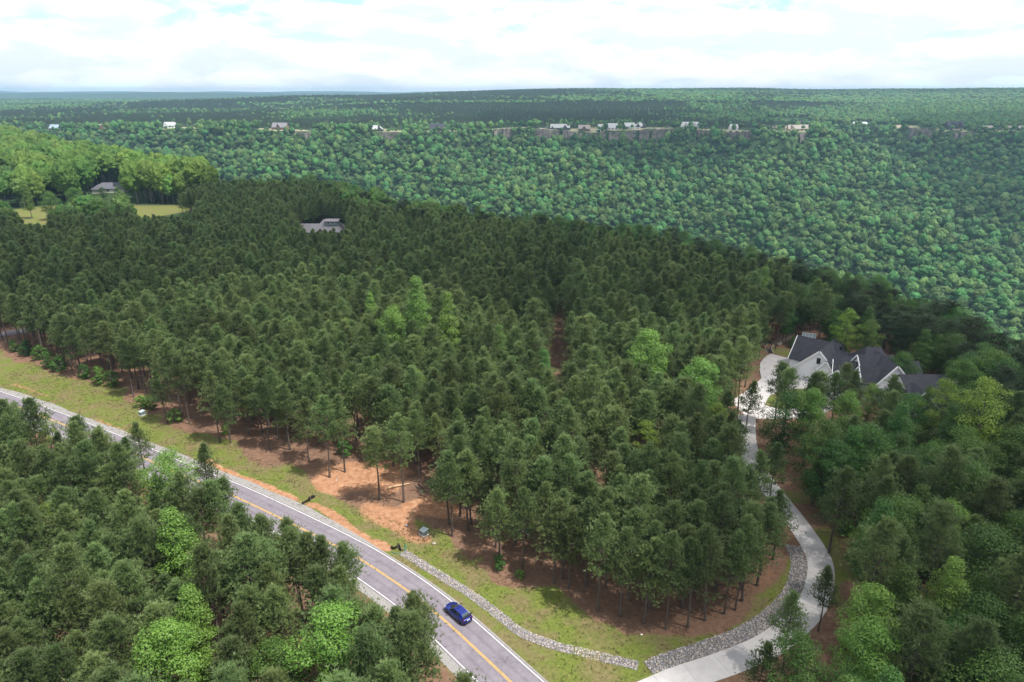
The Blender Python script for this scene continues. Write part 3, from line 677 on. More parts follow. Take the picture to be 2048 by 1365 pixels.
# ------------------------------------------------------------------ what must stay clear in the view, as it does in the place
CLEAR = [
 [(-60, 686), (60, 722), (180, 764), (255, 797), (330, 846), (430, 870), (540, 896), (640, 940), (700, 935), (745, 960), (800, 1000), (860, 1020), (930, 1080), (965, 1118), (1050, 1130), (1150, 1165), (1250, 1195), (1350, 1215), (1430, 1200), (1480, 1165), (1540, 1120),
  (1578, 1085), (1600, 1090), (1668, 1120), (1668, 1150), (1625, 1170), (1560, 1215), (1545, 1240), (1510, 1270), (1420, 1320), (1400, 1380), (960, 1380), (872, 1290), (885, 1250), (850, 1215), (800, 1200), (760, 1170), (700, 1105), (640, 1052), (560, 1035), (470, 995), (445, 955), (380, 925), (280, 883), (130, 832), (0, 790), (-60, 770)],
 [(1600, 725), (1625, 672), (1675, 672), (1708, 704), (1740, 696), (1792, 722), (1834, 720), (1845, 750), (1892, 752), (1906, 800), (1850, 802), (1800, 772), (1760, 770), (1715, 752), (1690, 748), (1655, 742)],
 [(1463, 800), (1504, 775), (1523, 757), (1519, 728), (1542, 706), (1600, 722), (1560, 738), (1535, 770), (1500, 800), (1490, 832)],
 [(1530, 680), (1548, 680), (1545, 712), (1530, 712)], [(1600, 655), (1630, 655), (1630, 685), (1600, 685)], [(1550, 672), (1582, 668), (1582, 690), (1555, 690)],
 [(598, 440), (645, 431), (690, 435), (690, 455), (640, 463), (605, 455)],
 [(40, 424), (96, 420), (96, 446), (44, 446)], [(268, 415), (390, 412), (385, 424), (300, 431), (270, 428)],
 [(190, 372), (250, 364), (252, 376), (195, 380)],
 [(-60, 672), (0, 663), (50, 655), (62, 668), (0, 690), (-60, 700)],
 [(1104, 660), (1118, 660), (1122, 745), (1108, 745)],
]
THIN = [[(1470, 800), (1510, 830), (1560, 940), (1610, 1030), (1650, 1090), (1590, 1085), (1530, 960), (1480, 860)], [(1520, 740), (1640, 800), (1620, 830), (1500, 830)],
        [(1520, 1240), (1640, 1160), (1660, 1200), (1620, 1260), (1500, 1310), (1420, 1365)]]
def clash(x, y, z0, h, rc, cb, polys):
    """does the crown of a tree here hide a place that the photograph shows open?"""
    x, y, h = np.asarray(x), np.asarray(y), np.asarray(h); bad = np.zeros(x.shape, bool)
    for zf, rf in [(cb + (1 - cb) * f_, math.sin(math.pi * min(1, .25 + .75 * f_)) ** .7) for f_ in np.linspace(0, 1, 10)]:
        for sx in (-1, -.5, 0, .5, 1):
            pp = proj(np.stack([x + sx * rc * rf, y, z0 + h * zf], -1))
            for po in polys: bad |= inpoly(pp, po)
    return bad

# ------------------------------------------------------------------ where the trees stand
def jgrid(x0, x1, y0, y1, sx, sy, jit, seed, rot=0.0):
    r_ = np.random.default_rng(seed); xs, ys = np.meshgrid(np.arange(x0, x1, sx), np.arange(y0, y1, sy))
    p = np.stack([xs.ravel() + r_.normal(size=xs.size) * jit, ys.ravel() + r_.normal(size=xs.size) * jit * .9], -1)
    if rot:
        c_, s_ = math.cos(rot), math.sin(rot); m = p.mean(0); p = (p - m) @ np.array([[c_, s_], [-s_, c_]]) + m
    return p, r_
def infront(p, marg=330, zt=16):
    a = proj(np.stack([p[:, 0], p[:, 1], np.full(len(p), zt)], -1)); b = proj(np.stack([p[:, 0], p[:, 1], np.zeros(len(p))], -1))
    return (p[:, 1] > 25) & (a[:, 0] > -marg) & (a[:, 0] < 2048 + marg) & (a[:, 1] < 1365 + marg * .8) & (b[:, 1] > -50)
HOUSE = [(66, 163), (74, 152), (82, 146), (84, 136), (102, 134), (103, 160), (92, 166), (84, 176), (70, 178)]
dRoad = lambda p: pdist(p, ROAD[::3]); dDrive = lambda p: pdist(p, DRIVE[::3]); dN = lambda p: pdist(p, NEARRIM)
def open_ground(p, road=7.5, drive=3.6):
    return (dRoad(p) > road) & (dDrive(p) > drive) & ~(inpoly(p, PLAZA) & ~inpoly(p, ISLAND)) & ~inpoly(p, HOUSE) & ~inpoly(p, FIELD) & (pdist(p, LANE) > 4)
rside = lambda p: (((p[:, None, :] - DRIVE[None, ::4, :]) ** 2).sum(-1).argmin(1))
def right_of_drive(p):
    L_ = DRIVE[::4]; n_ = normals2(DRIVE)[::4]; k = rside(p)
    d = ((p - L_[k]) * n_[k]).sum(-1)
    r1 = d > 0
    # beyond the court everything to the right of a line towards the rim counts as garden wood
    lim = 62 + (p[:, 1] - 137) * .34
    return np.where(p[:, 1] > 137, p[:, 0] > lim, r1)
def left_of_road(p):
    L_ = ROAD[::4]; n_ = normals2(ROAD)[::4]; k = (((p[:, None, :] - L_[None]) ** 2).sum(-1).argmin(1))
    return ((p - L_[k]) * n_[k]).sum(-1) < 0
on_plateau = lambda p: ~inpoly(p, GORGE)
verge = EDGE + [(45, 92), (43, 82), (35, 74), (15, 64), (12, 56)] + [tuple(p_) for p_ in ROAD[(ROAD[:, 1] > 52)][::5]]

TEDGE = [G(*p_)[:2] for p_ in [(-300, 635), (-120, 668), (0, 696), (100, 735), (250, 781), (330, 841), (400, 860), (460, 882), (540, 893), (600, 903), (650, 925), (700, 918), (745, 935), (790, 975), (850, 1010), (905, 1066), (1000, 1126), (1110, 1155), (1195, 1212), (1290, 1240), (1330, 1252),
         (1376, 1242), (1450, 1212), (1520, 1160), (1560, 1080)]] + verge[len(EDGE):]
TREES = []     # (x, y, kind, proto index, scale, rot, zone)
def take(p, kind, nproto, smin, smax, zone, r_, h, rc, cb, polys=CLEAR, thin=.55):
    s = smin + (smax - smin) * r_.random(len(p)); k = r_.integers(0, nproto, len(p)); ro = r_.random(len(p)) * 6.283
    bad = clash(p[:, 0], p[:, 1], 0, h * s, rc, cb, polys)
    bad |= clash(p[:, 0], p[:, 1], 0, h * s, rc * .9, cb, THIN) & (r_.random(len(p)) < thin)
    for a in np.nonzero(~bad)[0]: TREES.append((p[a, 0], p[a, 1], kind, int(k[a]), s[a], ro[a], zone))
fixed = []     # trees read off the photograph one by one: (px, py of the crown's middle, height, kind, proto)
for px_, py_, h_, kd, k_, s_ in [
    (828, 572, 24, 'poplar', 0, 1.5), (892, 597, 22, 'poplar', 1, 1.5), (785, 626, 18, 'poplar', 2, 1.32), (858, 668, 11, 'poplar', 1, 1.0), (742, 612, 13, 'poplar', 1, 1.05),
    (664, 603, 12, 'lime', 0, .95), (690, 640, 12, 'lime', 1, .9), (746, 705, 12, 'lime', 0, .85), (830, 745, 11, 'lime', 1, .85), (1298, 862, 11, 'lime', 0, 1.0), (1425, 840, 10, 'lime', 1, 1.0),
    (1290, 730, 13, 'poplar', 2, 1.4), (1262, 758, 9, 'poplar', 2, .85), (1400, 772, 13, 'poplar', 2, 1.25), (1305, 775, 8, 'poplar', 1, .75), (1360, 765, 9, 'poplar', 1, .7),
    (330, 965, 13, 'poplar', 2, 1.2), (365, 1098, 13, 'poplar', 1, 1.2), (98, 1000, 12, 'lime', 0, .9), (340, 1325, 12, 'poplar', 2, 1.15), (380, 1250, 12, 'poplar', 1, 1.1), (665, 1320, 12, 'poplar', 2, 1.2),
    (560, 1325, 10, 'broad', 0, .85), (90, 845, 7, 'lime', 0, .7), (40, 832, 8, 'broad', 2, .7), (1000, 690, 10, 'broad', 2, .95), (1085, 745, 9, 'broad', 2, .9), (985, 720, 9, 'poplar', 0, .7),
    (1525, 560, 15, 'poplar', 0, 1.1), (1595, 580, 14, 'broad', 3, 1.1), (1692, 655, 11, 'lime', 1, 1.15), (1630, 570, 13, 'broad', 2, 1.0), (1738, 672, 10, 'broad', 0, .95),
    (318, 545, 12, 'lime', 0, .55), (388, 625, 12, 'broad', 2, .6), (1230, 570, 12, 'poplar', 1, .7), (100, 412, 8, 'broad', 1, 1.2), (150, 408, 8, 'broad', 3, 1.2), (245, 412, 7, 'broad', 0, 1.05), (200, 418, 7, 'broad', 1, 1.0), (58, 410, 8, 'broad', 2, 1.2),
    (1745, 1240, 10, 'poplar', 2, 1.0), (1720, 1330, 9, 'poplar', 2, 1.0), (1590, 1340, 8, 'broad', 0, .85), (1620, 850, 9, 'poplar', 2, 1.1), (1690, 840, 9, 'poplar', 2, 1.0), (1565, 850, 8, 'broad', 1, 1.1), (1640, 920, 9, 'broad', 0, 1.1),
    (1960, 860, 11, 'lime', 1, 1.5), (1880, 850, 9, 'lime', 0, 1.4), (1800, 870, 10, 'broad', 2, 1.0), (1970, 1140, 10, 'broad', 3, 1.1), (1890, 1200, 10, 'poplar', 0, .95), (1890, 1060, 9, 'poplar', 2, .9), (1722, 1075, 6, 'lime', 0, .6),
    (1805, 735, 7, 'broad', 1, .8), (206, 388, 4, 'broad', 1, .62), (236, 386, 4, 'broad', 0, .6), (1925, 770, 9, 'broad', 0, 1.0), (1845, 700, 9, 'broad', 2, .9), (1852, 826, 8, 'broad', 2, .85), (1785, 818, 7, 'broad', 1, .85), (1738, 806, 7, 'poplar', 2, .75), (1820, 842, 8, 'broad', 0, .9)]:
    x_, y_, _ = G(px_, py_, h_); fixed.append((x_, y_)); TREES.append((x_, y_, kd, k_, s_, random.random() * 6.28, 'marked'))
for px_, py_, k_, s_ in [(846, 1225 + 0, 3, 1.0), (1600, 1215, 4, .82), (1560, 1320, 2, .75), (1500, 1335, 2, .7), (1480, 1000, 0, 1.0)]:
    pass
# single pines that can be read off by their feet / crowns
for px_, py_, zc_, k_, s_ in [(830, 1265, 11, 5, 1.0), (1585, 1230, 9, 4, .85), (1655, 1165, 8, 4, .72), (1520, 1335, 6, 2, .72), (405, 925, 10, 4, .9), (275, 870, 10, 4, .85), (1745, 1150, 11, 5, 1.15), (1870, 1120, 11, 3, 1.25), (1830, 1320, 11, 3, 1.15),
                          (1680, 985, 11, 2, 1.15), (1760, 965, 12, 1, 1.05), (1560, 765, 10, 3, .95), (1500, 790, 9, 4, .85), (1690, 770, 9, 3, .9), (1640, 780, 10, 3, .9), (1780, 800, 9, 5, .85), (1610, 690, 6, 2, .55)]:
    x_, y_, _ = G(px_, py_, zc_); fixed.append((x_, y_)); TREES.append((x_, y_, 'pine', k_, s_, random.random() * 6.28, 'single'))
for px_, py_, k_, s_ in [(440, 885, 1, 1.0), (540, 900, 3, 1.0), (580, 900, 0, 1.), (618, 922, 2, 1), (660, 955, 5, 1.0), (690, 945, 1, 1), (760, 1000, 3, .95), (808, 1006, 5, 1.0), (905, 1072, 1, 1.0), (898, 1050, 4, .95), (935, 1060, 0, 1.0), (942, 1048, 2, 1), (1000, 1130, 2, 1.0), (1045, 1136, 0, .95),
                         (1108, 1165, 4, 1.0), (1125, 1157, 1, .95), (1138, 1176, 2, 1.0), (1170, 1170, 0, 1.), (1195, 1221, 1, 1.0), (1256, 1201, 3, 1), (1241, 1233, 4, 1.0), (1287, 1248, 2, .98), (1299, 1220, 0, 1.0), (1332, 1259, 1, .98), (1376, 1256, 0, .98), (1365, 1215, 2, 1), (1410, 1241, 5, .92), (1448, 1228, 4, .95),
                         (1471, 1221, 1, .95), (1484, 1202, 2, 1.0), (1480, 1180, 3, .95), (1513, 1172, 4, .95), (1520, 1150, 0, .9), (1545, 1120, 4, .85), (268, 795, 3, .95), (158, 755, 0, .9), (145, 742, 1, .95), (335, 845, 2, .9), (462, 886, 2, .95), (380, 850, 5, .95)]:
    x_, y_, _ = G(px_, py_, 0); fixed.append((x_, y_)); TREES.append((x_, y_, 'pine', k_, s_, random.random() * 6.28, 'edge'))
FX = np.array(fixed)
NMARK = int(sum(t[6] == 'marked' for t in TREES))
def away(p, d):
    dd_ = ((p[:, None, :] - FX[None]) ** 2).sum(-1); return (dd_[:, :NMARK].min(1) > (d + 1.1) ** 2) & (dd_[:, NMARK:].min(1) > d * d)

# plantation: rows of loblolly pines
p, r_ = jgrid(-420, 120, 60, 440, 4.0, 3.45, .45, 101, R(7))
ok = open_ground(p) & on_plateau(p) & ~inpoly(p, TEDGE) & ~left_of_road(p) & ~right_of_drive(p) & infront(p) & (dN(p) > 16) & away(p, 2.7)
ok &= (p[:, 1] < 405 + .0 * p[:, 0]) & ~((p[:, 0] < -190) & (p[:, 1] > 330 + (p[:, 0] + 190) * .25)) & (pdist(p, TEDGE + TEDGE[:1]) > 2.2)
ok &= r_.random(len(p)) > .10
ok &= ~((np.abs(p[:, 0] - (13 + .03 * (p[:, 1] - 150))) < 2.0) & (p[:, 1] > 150) & (p[:, 1] < 215))
ok &= ~((np.abs(p[:, 0] - 38) < 1.8) & (p[:, 1] > 160) & (p[:, 1] < 205))
take(p[ok], 'pine', 6, .80, 1.15, 'plantation', r_, 15, 1.9, .5)
# stand on the camera side of the road
p, r_ = jgrid(-360, 110, -90, 260, 3.7, 3.7, .75, 102, R(30))
ok = left_of_road(p) & (dRoad(p) > 8.2) & infront(p) & away(p, 2.6) & (pdist(p, LANE) > 5)
take(p[ok], 'pine', 6, .80, 1.14, 'across', r_, 15, 2.0, .5, thin=.6)
# mixed wood right of the drive, round the house
p, r_ = jgrid(15, 170, 28, 240, 4.5, 4.5, 1.1, 103, R(12))
ok = right_of_drive(p) & open_ground(p, 6, 4.2) & on_plateau(p) & (dN(p) > 24) & infront(p, 560) & away(p, 3.0) & ~left_of_road(p)
p = p[ok]; u = r_.random(len(p)); mixn = vnoise(p[:, 0], p[:, 1], 22, 51)
pf = .25 + .5 * mixn
a = u < pf
take(p[a], 'pine', 6, .85, 1.15, 'garden', r_, 15, 2.1, .5); take(p[~a], 'broad', 4, .72, 1.12, 'garden', r_, 14.5, 3.0, .3)
# old spreading pines and oaks along the rim
p, r_ = jgrid(-260, 150, 40, 470, 5.0, 5.0, 1.2, 104, R(20))
ok = on_plateau(p) & (dN(p) <= 25) & open_ground(p) & infront(p, 560) & away(p, 3.2) & ~((p[:, 0] < 95) & (dN(p) > 17))
p = p[ok]; a = r_.random(len(p)) < np.where(p[:, 0] > 60, .62, .38)
take(p[a], 'spread', 3, .72, .98, 'rim', r_, 17, 3.4, .5); take(p[~a], 'broad', 4, .8, 1.15, 'rim', r_, 14.5, 3.2, .3)
# sunny wood round the far field
p, r_ = jgrid(-900, -60, 300, 1100, 8.2, 8.2, 2.2, 105)
ok = on_plateau(p) & open_ground(p) & infront(p, 60) & (pdist(p, FIELD + FIELD[:1]) > 3) & ~((p[:, 0] >= -190) | (p[:, 1] <= 330 + (p[:, 0] + 190) * .25))
p = p[ok]; tx = proj(np.stack([p[:, 0], p[:, 1], np.full(len(p), 10.)], -1))
dark = (p[:, 1] < 430) | ((tx[:, 0] < 50) & (tx[:, 1] > 300) & (p[:, 1] < 520))
take(p[~dark], 'sun', 3, .95, 1.5, 'sunny', r_, 18, 6.0, .2); take(p[dark], 'mid', 2, .8, 1.1, 'field', r_, 17, 5.0, .2)
# pine block by the grey-roofed house at the head of the plantation
p, r_ = jgrid(-190, -60, 405, 450, 4.2, 4.0, .6, 106)
ok = on_plateau(p) & (dN(p) > 8) & open_ground(p)
take(p[ok], 'pine', 6, .95, 1.15, 'plantation', r_, 15, 1.9, .5)

X = np.array([t[0] for t in TREES]); Y = np.array([t[1] for t in TREES]); KIND = np.array([t[2] for t in TREES]); ZONE = np.array([t[6] for t in TREES])
IDX = np.array([t[3] for t in TREES]); SC = np.array([t[4] for t in TREES]); RO = np.array([t[5] for t in TREES])
DIST = np.sqrt(X ** 2 + Y ** 2 + 55 ** 2)
inview = infront(np.stack([X, Y], -1), 25, 14)
Z = ground_z(X, Y); nr = (np.abs(X) < 300) & (Y < 300); Z[nr] += near_relief(X[nr], Y[nr])
print('trees', {k: int((KIND == k).sum()) for k in set(KIND)})
single = np.zeros(len(X), bool)
def pick(mask, n):
    i = np.nonzero(mask & inview)[0]; i = i[np.argsort(DIST[i])][:n]; single[i] = True
single[(ZONE == 'marked') | (ZONE == 'single') | (ZONE == 'edge')] = True
pick((KIND == 'pine') & ~single, 300 - int(((KIND == 'pine') & single).sum())); pick((KIND == 'spread'), 60)
pick(np.isin(KIND, ['broad']) & ~single, 150)
PR = {'pine': PINE, 'spread': SPREAD, 'broad': BROAD, 'poplar': POPLAR, 'lime': LIME, 'sun': MIDB, 'mid': MIDD}
LAB = {
 ('pine', 'plantation'): ('pine_tree', 'straight plantation pine inside the rows', 'pine tree', 'pines inside the plantation rows'),
 ('pine', 'edge'): ('pine_tree', 'bare trunked pine at the plantation edge', 'pine tree', 'pines along the open edge of the plantation'),
 ('pine', 'across'): ('pine_tree', 'bushy green pine in the stand across the road', 'pine tree', 'pines in the stand across the road'),
 ('pine', 'garden'): ('pine_tree', 'dark pine among leafy trees beyond the driveway', 'pine tree', 'pines mixed into the wood by the driveway'),
 ('spread', 'rim'): ('spreading_pine', 'dark flat topped spreading pine on the gorge rim', 'pine tree', 'spreading pines along the gorge rim'),
 ('broad', 'garden'): ('broadleaf_tree', 'dark green leafy tree in the wood beyond the driveway', 'tree', 'leafy trees in the wood by the driveway'),
 ('broad', 'rim'): ('broadleaf_tree', 'rounded leafy tree on the gorge rim', 'tree', 'leafy trees along the gorge rim'),
}
LAND = {'plantation': [('the utility cabinet on worn grass', -14, 95), ('the driveway bend', 44, 90), ('the split log', -20, 109), ('the forecourt', 52, 142), ('the shrubs', -95, 150), ('the sandy row gap', 15, 170)],
        'edge': [('the utility cabinet on worn grass', -14, 95), ('the split log', -21, 109), ('the driveway stones', 38, 80), ('the ditch stones', 8, 74), ('the shrubs', -90, 148), ('the dirt patch', -33, 113)],
        'across': [('the parked sheeting' if False else 'the car', -8, 74), ('the plastic sheeting', -36, 103), ('the cabinet by the shrub', -83, 139), ('the dry ground behind', -40, 55)],
        'garden': [('the driveway bend', 52, 90), ('the forecourt', 60, 136), ('the stone chimney', 97, 138), ('the garden house', 84, 184), ('the driveway mouth', 30, 62)],
        'rim': [('the stone chimney', 97, 138), ('the garden house', 84, 184), ('the dying brown pine', 60, 240), ('the grey roofed house', -97, 346)]}
LAND['across'] = [('the car', -8, 74), ('the plastic sheeting', -36, 103), ('the cabinet by the shrub', -83, 139)]
def marked_label(i):
    x, y, k = X[i], Y[i], KIND[i]
    look = {'poplar': 'bright green leafy tree', 'lime': 'yellow green leafy tree', 'broad': 'deep green leafy tree', 'pine': 'pine'}[k]
    nm_ = {'poplar': 'broadleaf_tree', 'lime': 'lime_green_tree', 'broad': 'broadleaf_tree', 'pine': 'pine_tree'}[k]
    p = np.array([[x, y]])
    if left_of_road(p)[0]: w = 'rising out of the pine stand across the road'; g_ = 'leafy trees in the stand across the road'
    elif x < -150: w = 'beside the pale grass field'; g_ = 'leafy trees beside the field'
    elif right_of_drive(p)[0] and 120 < y < 165: w = 'in front of the dark roofed white house'; g_ = 'trees in front of the white house'
    elif right_of_drive(p)[0] and y >= 165: w = 'behind the dark roofed white house'; g_ = 'trees behind the white house'
    elif right_of_drive(p)[0]: w = 'on the outer side of the driveway bend'; g_ = 'trees outside the driveway bend'
    else: w = 'standing out among the plantation pines'; g_ = 'leafy trees among the plantation pines'
    if k == 'pine': w = w.replace('rising out of the pine stand', 'overhanging the asphalt from the stand'); g_ = 'pines ' + g_.split(' ', 1)[1] if g_.startswith('trees') else 'pines overhanging the road'; look = 'loose crowned pine'
    return nm_, look + ' ' + w, 'pine tree' if k == 'pine' else 'tree', look + 's: ' + g_
for i in np.nonzero(single)[0]:
    pr = PR[KIND[i]][IDX[i]]
    if ZONE[i] in ('marked', 'single'): nm_, lb, ca, gr = marked_label(i)
    else:
        nm_, lb, ca, gr = LAB[(KIND[i], ZONE[i])]
        lm = min(LAND[ZONE[i]], key=lambda m: (m[1] - X[i]) ** 2 + (m[2] - Y[i]) ** 2)[0]; lb = lb + ', nearest ' + lm; gr = gr + ' nearest ' + lm
    w = SC[i] * (.92 + .2 * random.random())
    plant(nm_, pr, (X[i], Y[i], Z[i] - .05), RO[i], (w, SC[i]), lb, ca, gr)
# the rest of the near wood
def wood(name, kinds, protos_near, protos_far, lim, label):
    m = np.isin(KIND, kinds) & ~single
    if not m.any(): return
    pn = protos_near + protos_far; k = np.where(DIST[m] < lim, IDX[m] % len(protos_near), len(protos_near) + IDX[m] % len(protos_far))
    w = SC[m] * (.92 + .2 * rng.random(m.sum()))
    o = scatter(name, np.stack([X[m], Y[m], Z[m] - .05], -1), np.stack([rng.normal(size=m.sum()) * .022, rng.normal(size=m.sum()) * .022, RO[m]], -1), np.stack([w, w, SC[m]], -1), k, pn)
    tag(o, label, 'forest', kind='stuff')
wood('pine_forest', ['pine'], PINE, PINE_MID, 215, 'dense rows of plantation pines stretching back to the gorge rim')
wood('rim_pines', ['spread'], SPREAD, SPREAD, 999, 'dark spreading pines further along the gorge rim')
wood('mixed_forest', ['broad'], BROAD, MIDD, 260, 'dark leafy wood round the white house and along the rim')
wood('sunny_forest', ['sun'], MIDB, MIDB, 999, 'sunlit yellow green wood behind the grass field')
wood('field_wood', ['mid'], MIDD, MIDD, 999, 'deep green leafy trees in front of the grass field')

# shrubs along the wood's edge
for px_, py_, k_, s_ in [(283, 808, 0, 1.15), (350, 838, 0, 1.25), (200, 762, 1, 1.3), (225, 768, 1, 1.2), (170, 752, 1, 1.1), (100, 730, 1, 1.3), (120, 738, 1, 1.2), (80, 715, 1, 1.2), (55, 705, 1, 1.2), (30, 698, 1, 1.0), (450, 862, 0, .8), (1040, 1146, 0, .55), (1000, 1128, 1, .7), (690, 905, 1, 1.0), (750, 890, 1, .9), (300, 812, 1, 1.0),
                         (1570, 745, 1, .6), (1585, 690, 1, .9), (1700, 1290, 0, 1.0), (1690, 1060, 0, 1.2)]:
    x_, y_, _ = G(px_, py_, .8)
    br = k_ == 0
    if right_of_drive(np.array([[x_, y_]]))[0]: lb, gr = ('%s shrub beyond the driveway under the garden trees' % ('bright green' if br else 'dark green')), '%s shrubs beyond the driveway' % ('bright' if br else 'dark')
    else: lb, gr = ('%s leafy shrub at the foot of the plantation edge' % ('bright green' if br else 'dark green')), '%s shrubs along the plantation edge' % ('bright' if br else 'dark')
    t = plant('shrub', SHRUB[k_], (x_, y_, float(ground_z(x_, y_)[0]) - .05), random.random() * 6, s_, lb, 'shrub', gr)
    t.children[0].name = 'stem'; t.children[1].name = 'foliage'
# bleached dead trees by the house
def snag(name, loc, h, seed, label):
    r_ = random.Random(seed); t = empty(name, loc, r_.random() * 6)
    pts = [(r_.uniform(-.12, .12) * i + .05 * i * i, r_.uniform(-.1, .1) * i, h * i / 5 - .1) for i in range(6)]
    MB().tube(pts, [.2, .16, .13, .1, .06, .025], 7).build('trunk', M['dead_wood'], t, True)
    for k in range(9):
        f = .35 + .6 * k / 9; i = min(4, int(f * 5)); a = Vector(pts[i]).lerp(Vector(pts[i + 1]), f * 5 - i); an = r_.random() * 6.28; ln = h * .2 * (1.3 - f)
        b = a + Vector((math.cos(an) * ln, math.sin(an) * ln, ln * .8)); m_ = a.lerp(b, .5) + Vector((0, 0, -.1 * ln))
        MB().tube([a, m_, b], [.055, .035, .012], 5).build('branch', M['dead_wood'], t, True)
    return tag(t, label, 'dead tree', 'bleached dead trees behind the house')
for (px_, py_), h_, s_ in [((1862, 735), 11, 1), ((1880, 748), 12, 2), ((1996, 765), 8, 3)]:
    x_, y_, _ = G(px_, py_, 0); snag('dead_tree', (x_, y_, 0), h_, s_, 'bare bleached dead tree standing in the dark wood behind the house')
x_, y_, _ = G(1416, 572, 10); t = plant('dead_pine', BROWNP[0], (x_, y_, 0), 1.0, .95, 'brown dying pine standing out among the green plantation pines', 'pine tree', None)

# ------------------------------------------------------------------ canyon and plateau woods
def wide_view(p, z, marg=150):
    a = proj(np.stack([p[:, 0], p[:, 1], z], -1)); return (p[:, 1] > 40) & (a[:, 0] > -marg) & (a[:, 0] < 2048 + marg)
p, r_ = jgrid(-1300, 1500, 100, 1800, 9.3, 9.3, 3.0, 201)
p = p[inpoly(p, GORGE) & (p[:, 1] < 1790)]
z = height(p[:, 0], p[:, 1]); ok = wide_view(p, z) & (pdist(p, FARRIM) > np.where(rocky(p), 7, 2))
# hidden by the near plateau: drop trees far below the near rim's sight line
pp = proj(np.stack([p[:, 0], p[:, 1], z + 20], -1))
sil = np.interp(pp[:, 0], [0, 100, 430, 640, 780, 1000, 1200, 1400, 1540, 1700, 1800, 1900, 2048], [330, 350, 420, 430, 450, 470, 490, 530, 570, 600, 640, 690, 790])
ok &= pp[:, 1] < sil
p, z = p[ok], z[ok]; n = len(p); print('canyon', n)
big = .46 + .72 * r_.random(n) ** 1.7 + .12 * (vnoise(p[:, 0], p[:, 1], 60, 61) - .5)
dfar = pdist(p, FARRIM); hs_ = np.where((dfar < 26) & rocky(p), 1.25, 1)
azc = 1024 + FPX * p[:, 0] / (p[:, 1] * ct + 66 * st)
for a_, b_ in M_FARCLEAR: big = np.where((azc > a_) & (azc < b_) & (dfar < 26) & ~rocky(p) & (p[:, 1] > 1000), .38 + .2 * r_.random(n), big)      # low scrub below the cleared lots
hs = .9 + .7 * r_.random(n)
o = scatter('canyon_forest', np.stack([p[:, 0], p[:, 1], z - .5], -1), r_.random(n) * 6.28, np.stack([big, big, big * hs * hs_], -1), r_.integers(0, 5, n), FARB)
tag(o, 'rounded blue green treetops filling the slopes of the gorge', 'forest', kind='stuff')
def clear_far(p):
    az = 1024 + FPX * p[:, 0] / (p[:, 1] * ct + 66 * st); d = pdist(p, FARRIM); c_ = np.zeros(len(p), bool)
    for a, b in M_FARCLEAR: c_ |= (az > a - 2) & (az < b + 2) & (d < 58 + 34 * (vnoise(p[:, 0], p[:, 1], 38, 37) - .2))
    return c_
p, r_ = jgrid(-2400, 2400, 1180, 2250, 9.6, 9.6, 2.8, 202)
ok = ~inpoly(p, GORGE) & (p[:, 1] > 1000) & (pdist(p, FARRIM) > 2); p = p[ok]; p = p[wide_view(p, np.zeros(len(p)))]
p = p[~clear_far(p) | (r_.random(len(p)) < .08)]
z = height(p[:, 0], p[:, 1]); n = len(p); print('plateau', n)
ru, rv = p[:, 0] * .83 + p[:, 1] * .56, -p[:, 0] * .56 + p[:, 1] * .83
pinez = .6 * vnoise(ru, rv * 1.6, 380, 71) + .4 * vnoise(p[:, 0] + 90 * np.sin(p[:, 1] / 120), p[:, 1] * 1.7, 170, 73) + .22 * (pdist(p, FARRIM) > 120) - .25 * (pdist(p, FARRIM) < 60) + .12 * ((p[:, 0] > -500) & (p[:, 0] < 420)) - .3 * (p[:, 0] > 520)
k = np.where(pinez + .12 * r_.normal(size=n) > .55, 5 + r_.integers(0, 2, n), r_.integers(0, 5, n))
s = np.where(k > 4, .75, .52) + .34 * r_.random(n)
o = scatter('plateau_forest', np.stack([p[:, 0], p[:, 1], z - .4], -1), r_.random(n) * 6.28, np.stack([s, s, s * np.where(k > 4, .9, 1.35)], -1), k, FARB + FARP)
tag(o, 'grey green pine and leafy wood on the plateau beyond the gorge', 'forest', kind='stuff')
p, r_ = jgrid(-4200, 4200, 2250, 5000, 14.5, 14.5, 4, 203); p = p[wide_view(p, np.zeros(len(p)))]
z = height(p[:, 0], p[:, 1]); n = len(p); print('far plateau', n)
ru, rv = p[:, 0] * .83 + p[:, 1] * .56, -p[:, 0] * .56 + p[:, 1] * .83
pinez = .55 * vnoise(ru, rv * 1.5, 620, 72) + .45 * vnoise(p[:, 0] + 150 * np.sin(p[:, 1] / 210), p[:, 1] * 1.8, 260, 74) - .16 * (p[:, 0] > 500)
k = np.where(pinez + .08 * r_.normal(size=n) > .5, 2 + r_.integers(0, 2, n), r_.integers(0, 2, n)); s = (.85 + .5 * r_.random(n)); wx = s * np.where(k > 1, 2.2, 1.35)
o = scatter('distant_forest', np.stack([p[:, 0], p[:, 1], z - 1], -1), r_.random(n) * 6.28, np.stack([wx, wx, s * .85], -1), k, FARL + FARP)
tag(o, 'distant hazy forest rolling up to the skyline', 'forest', kind='stuff')

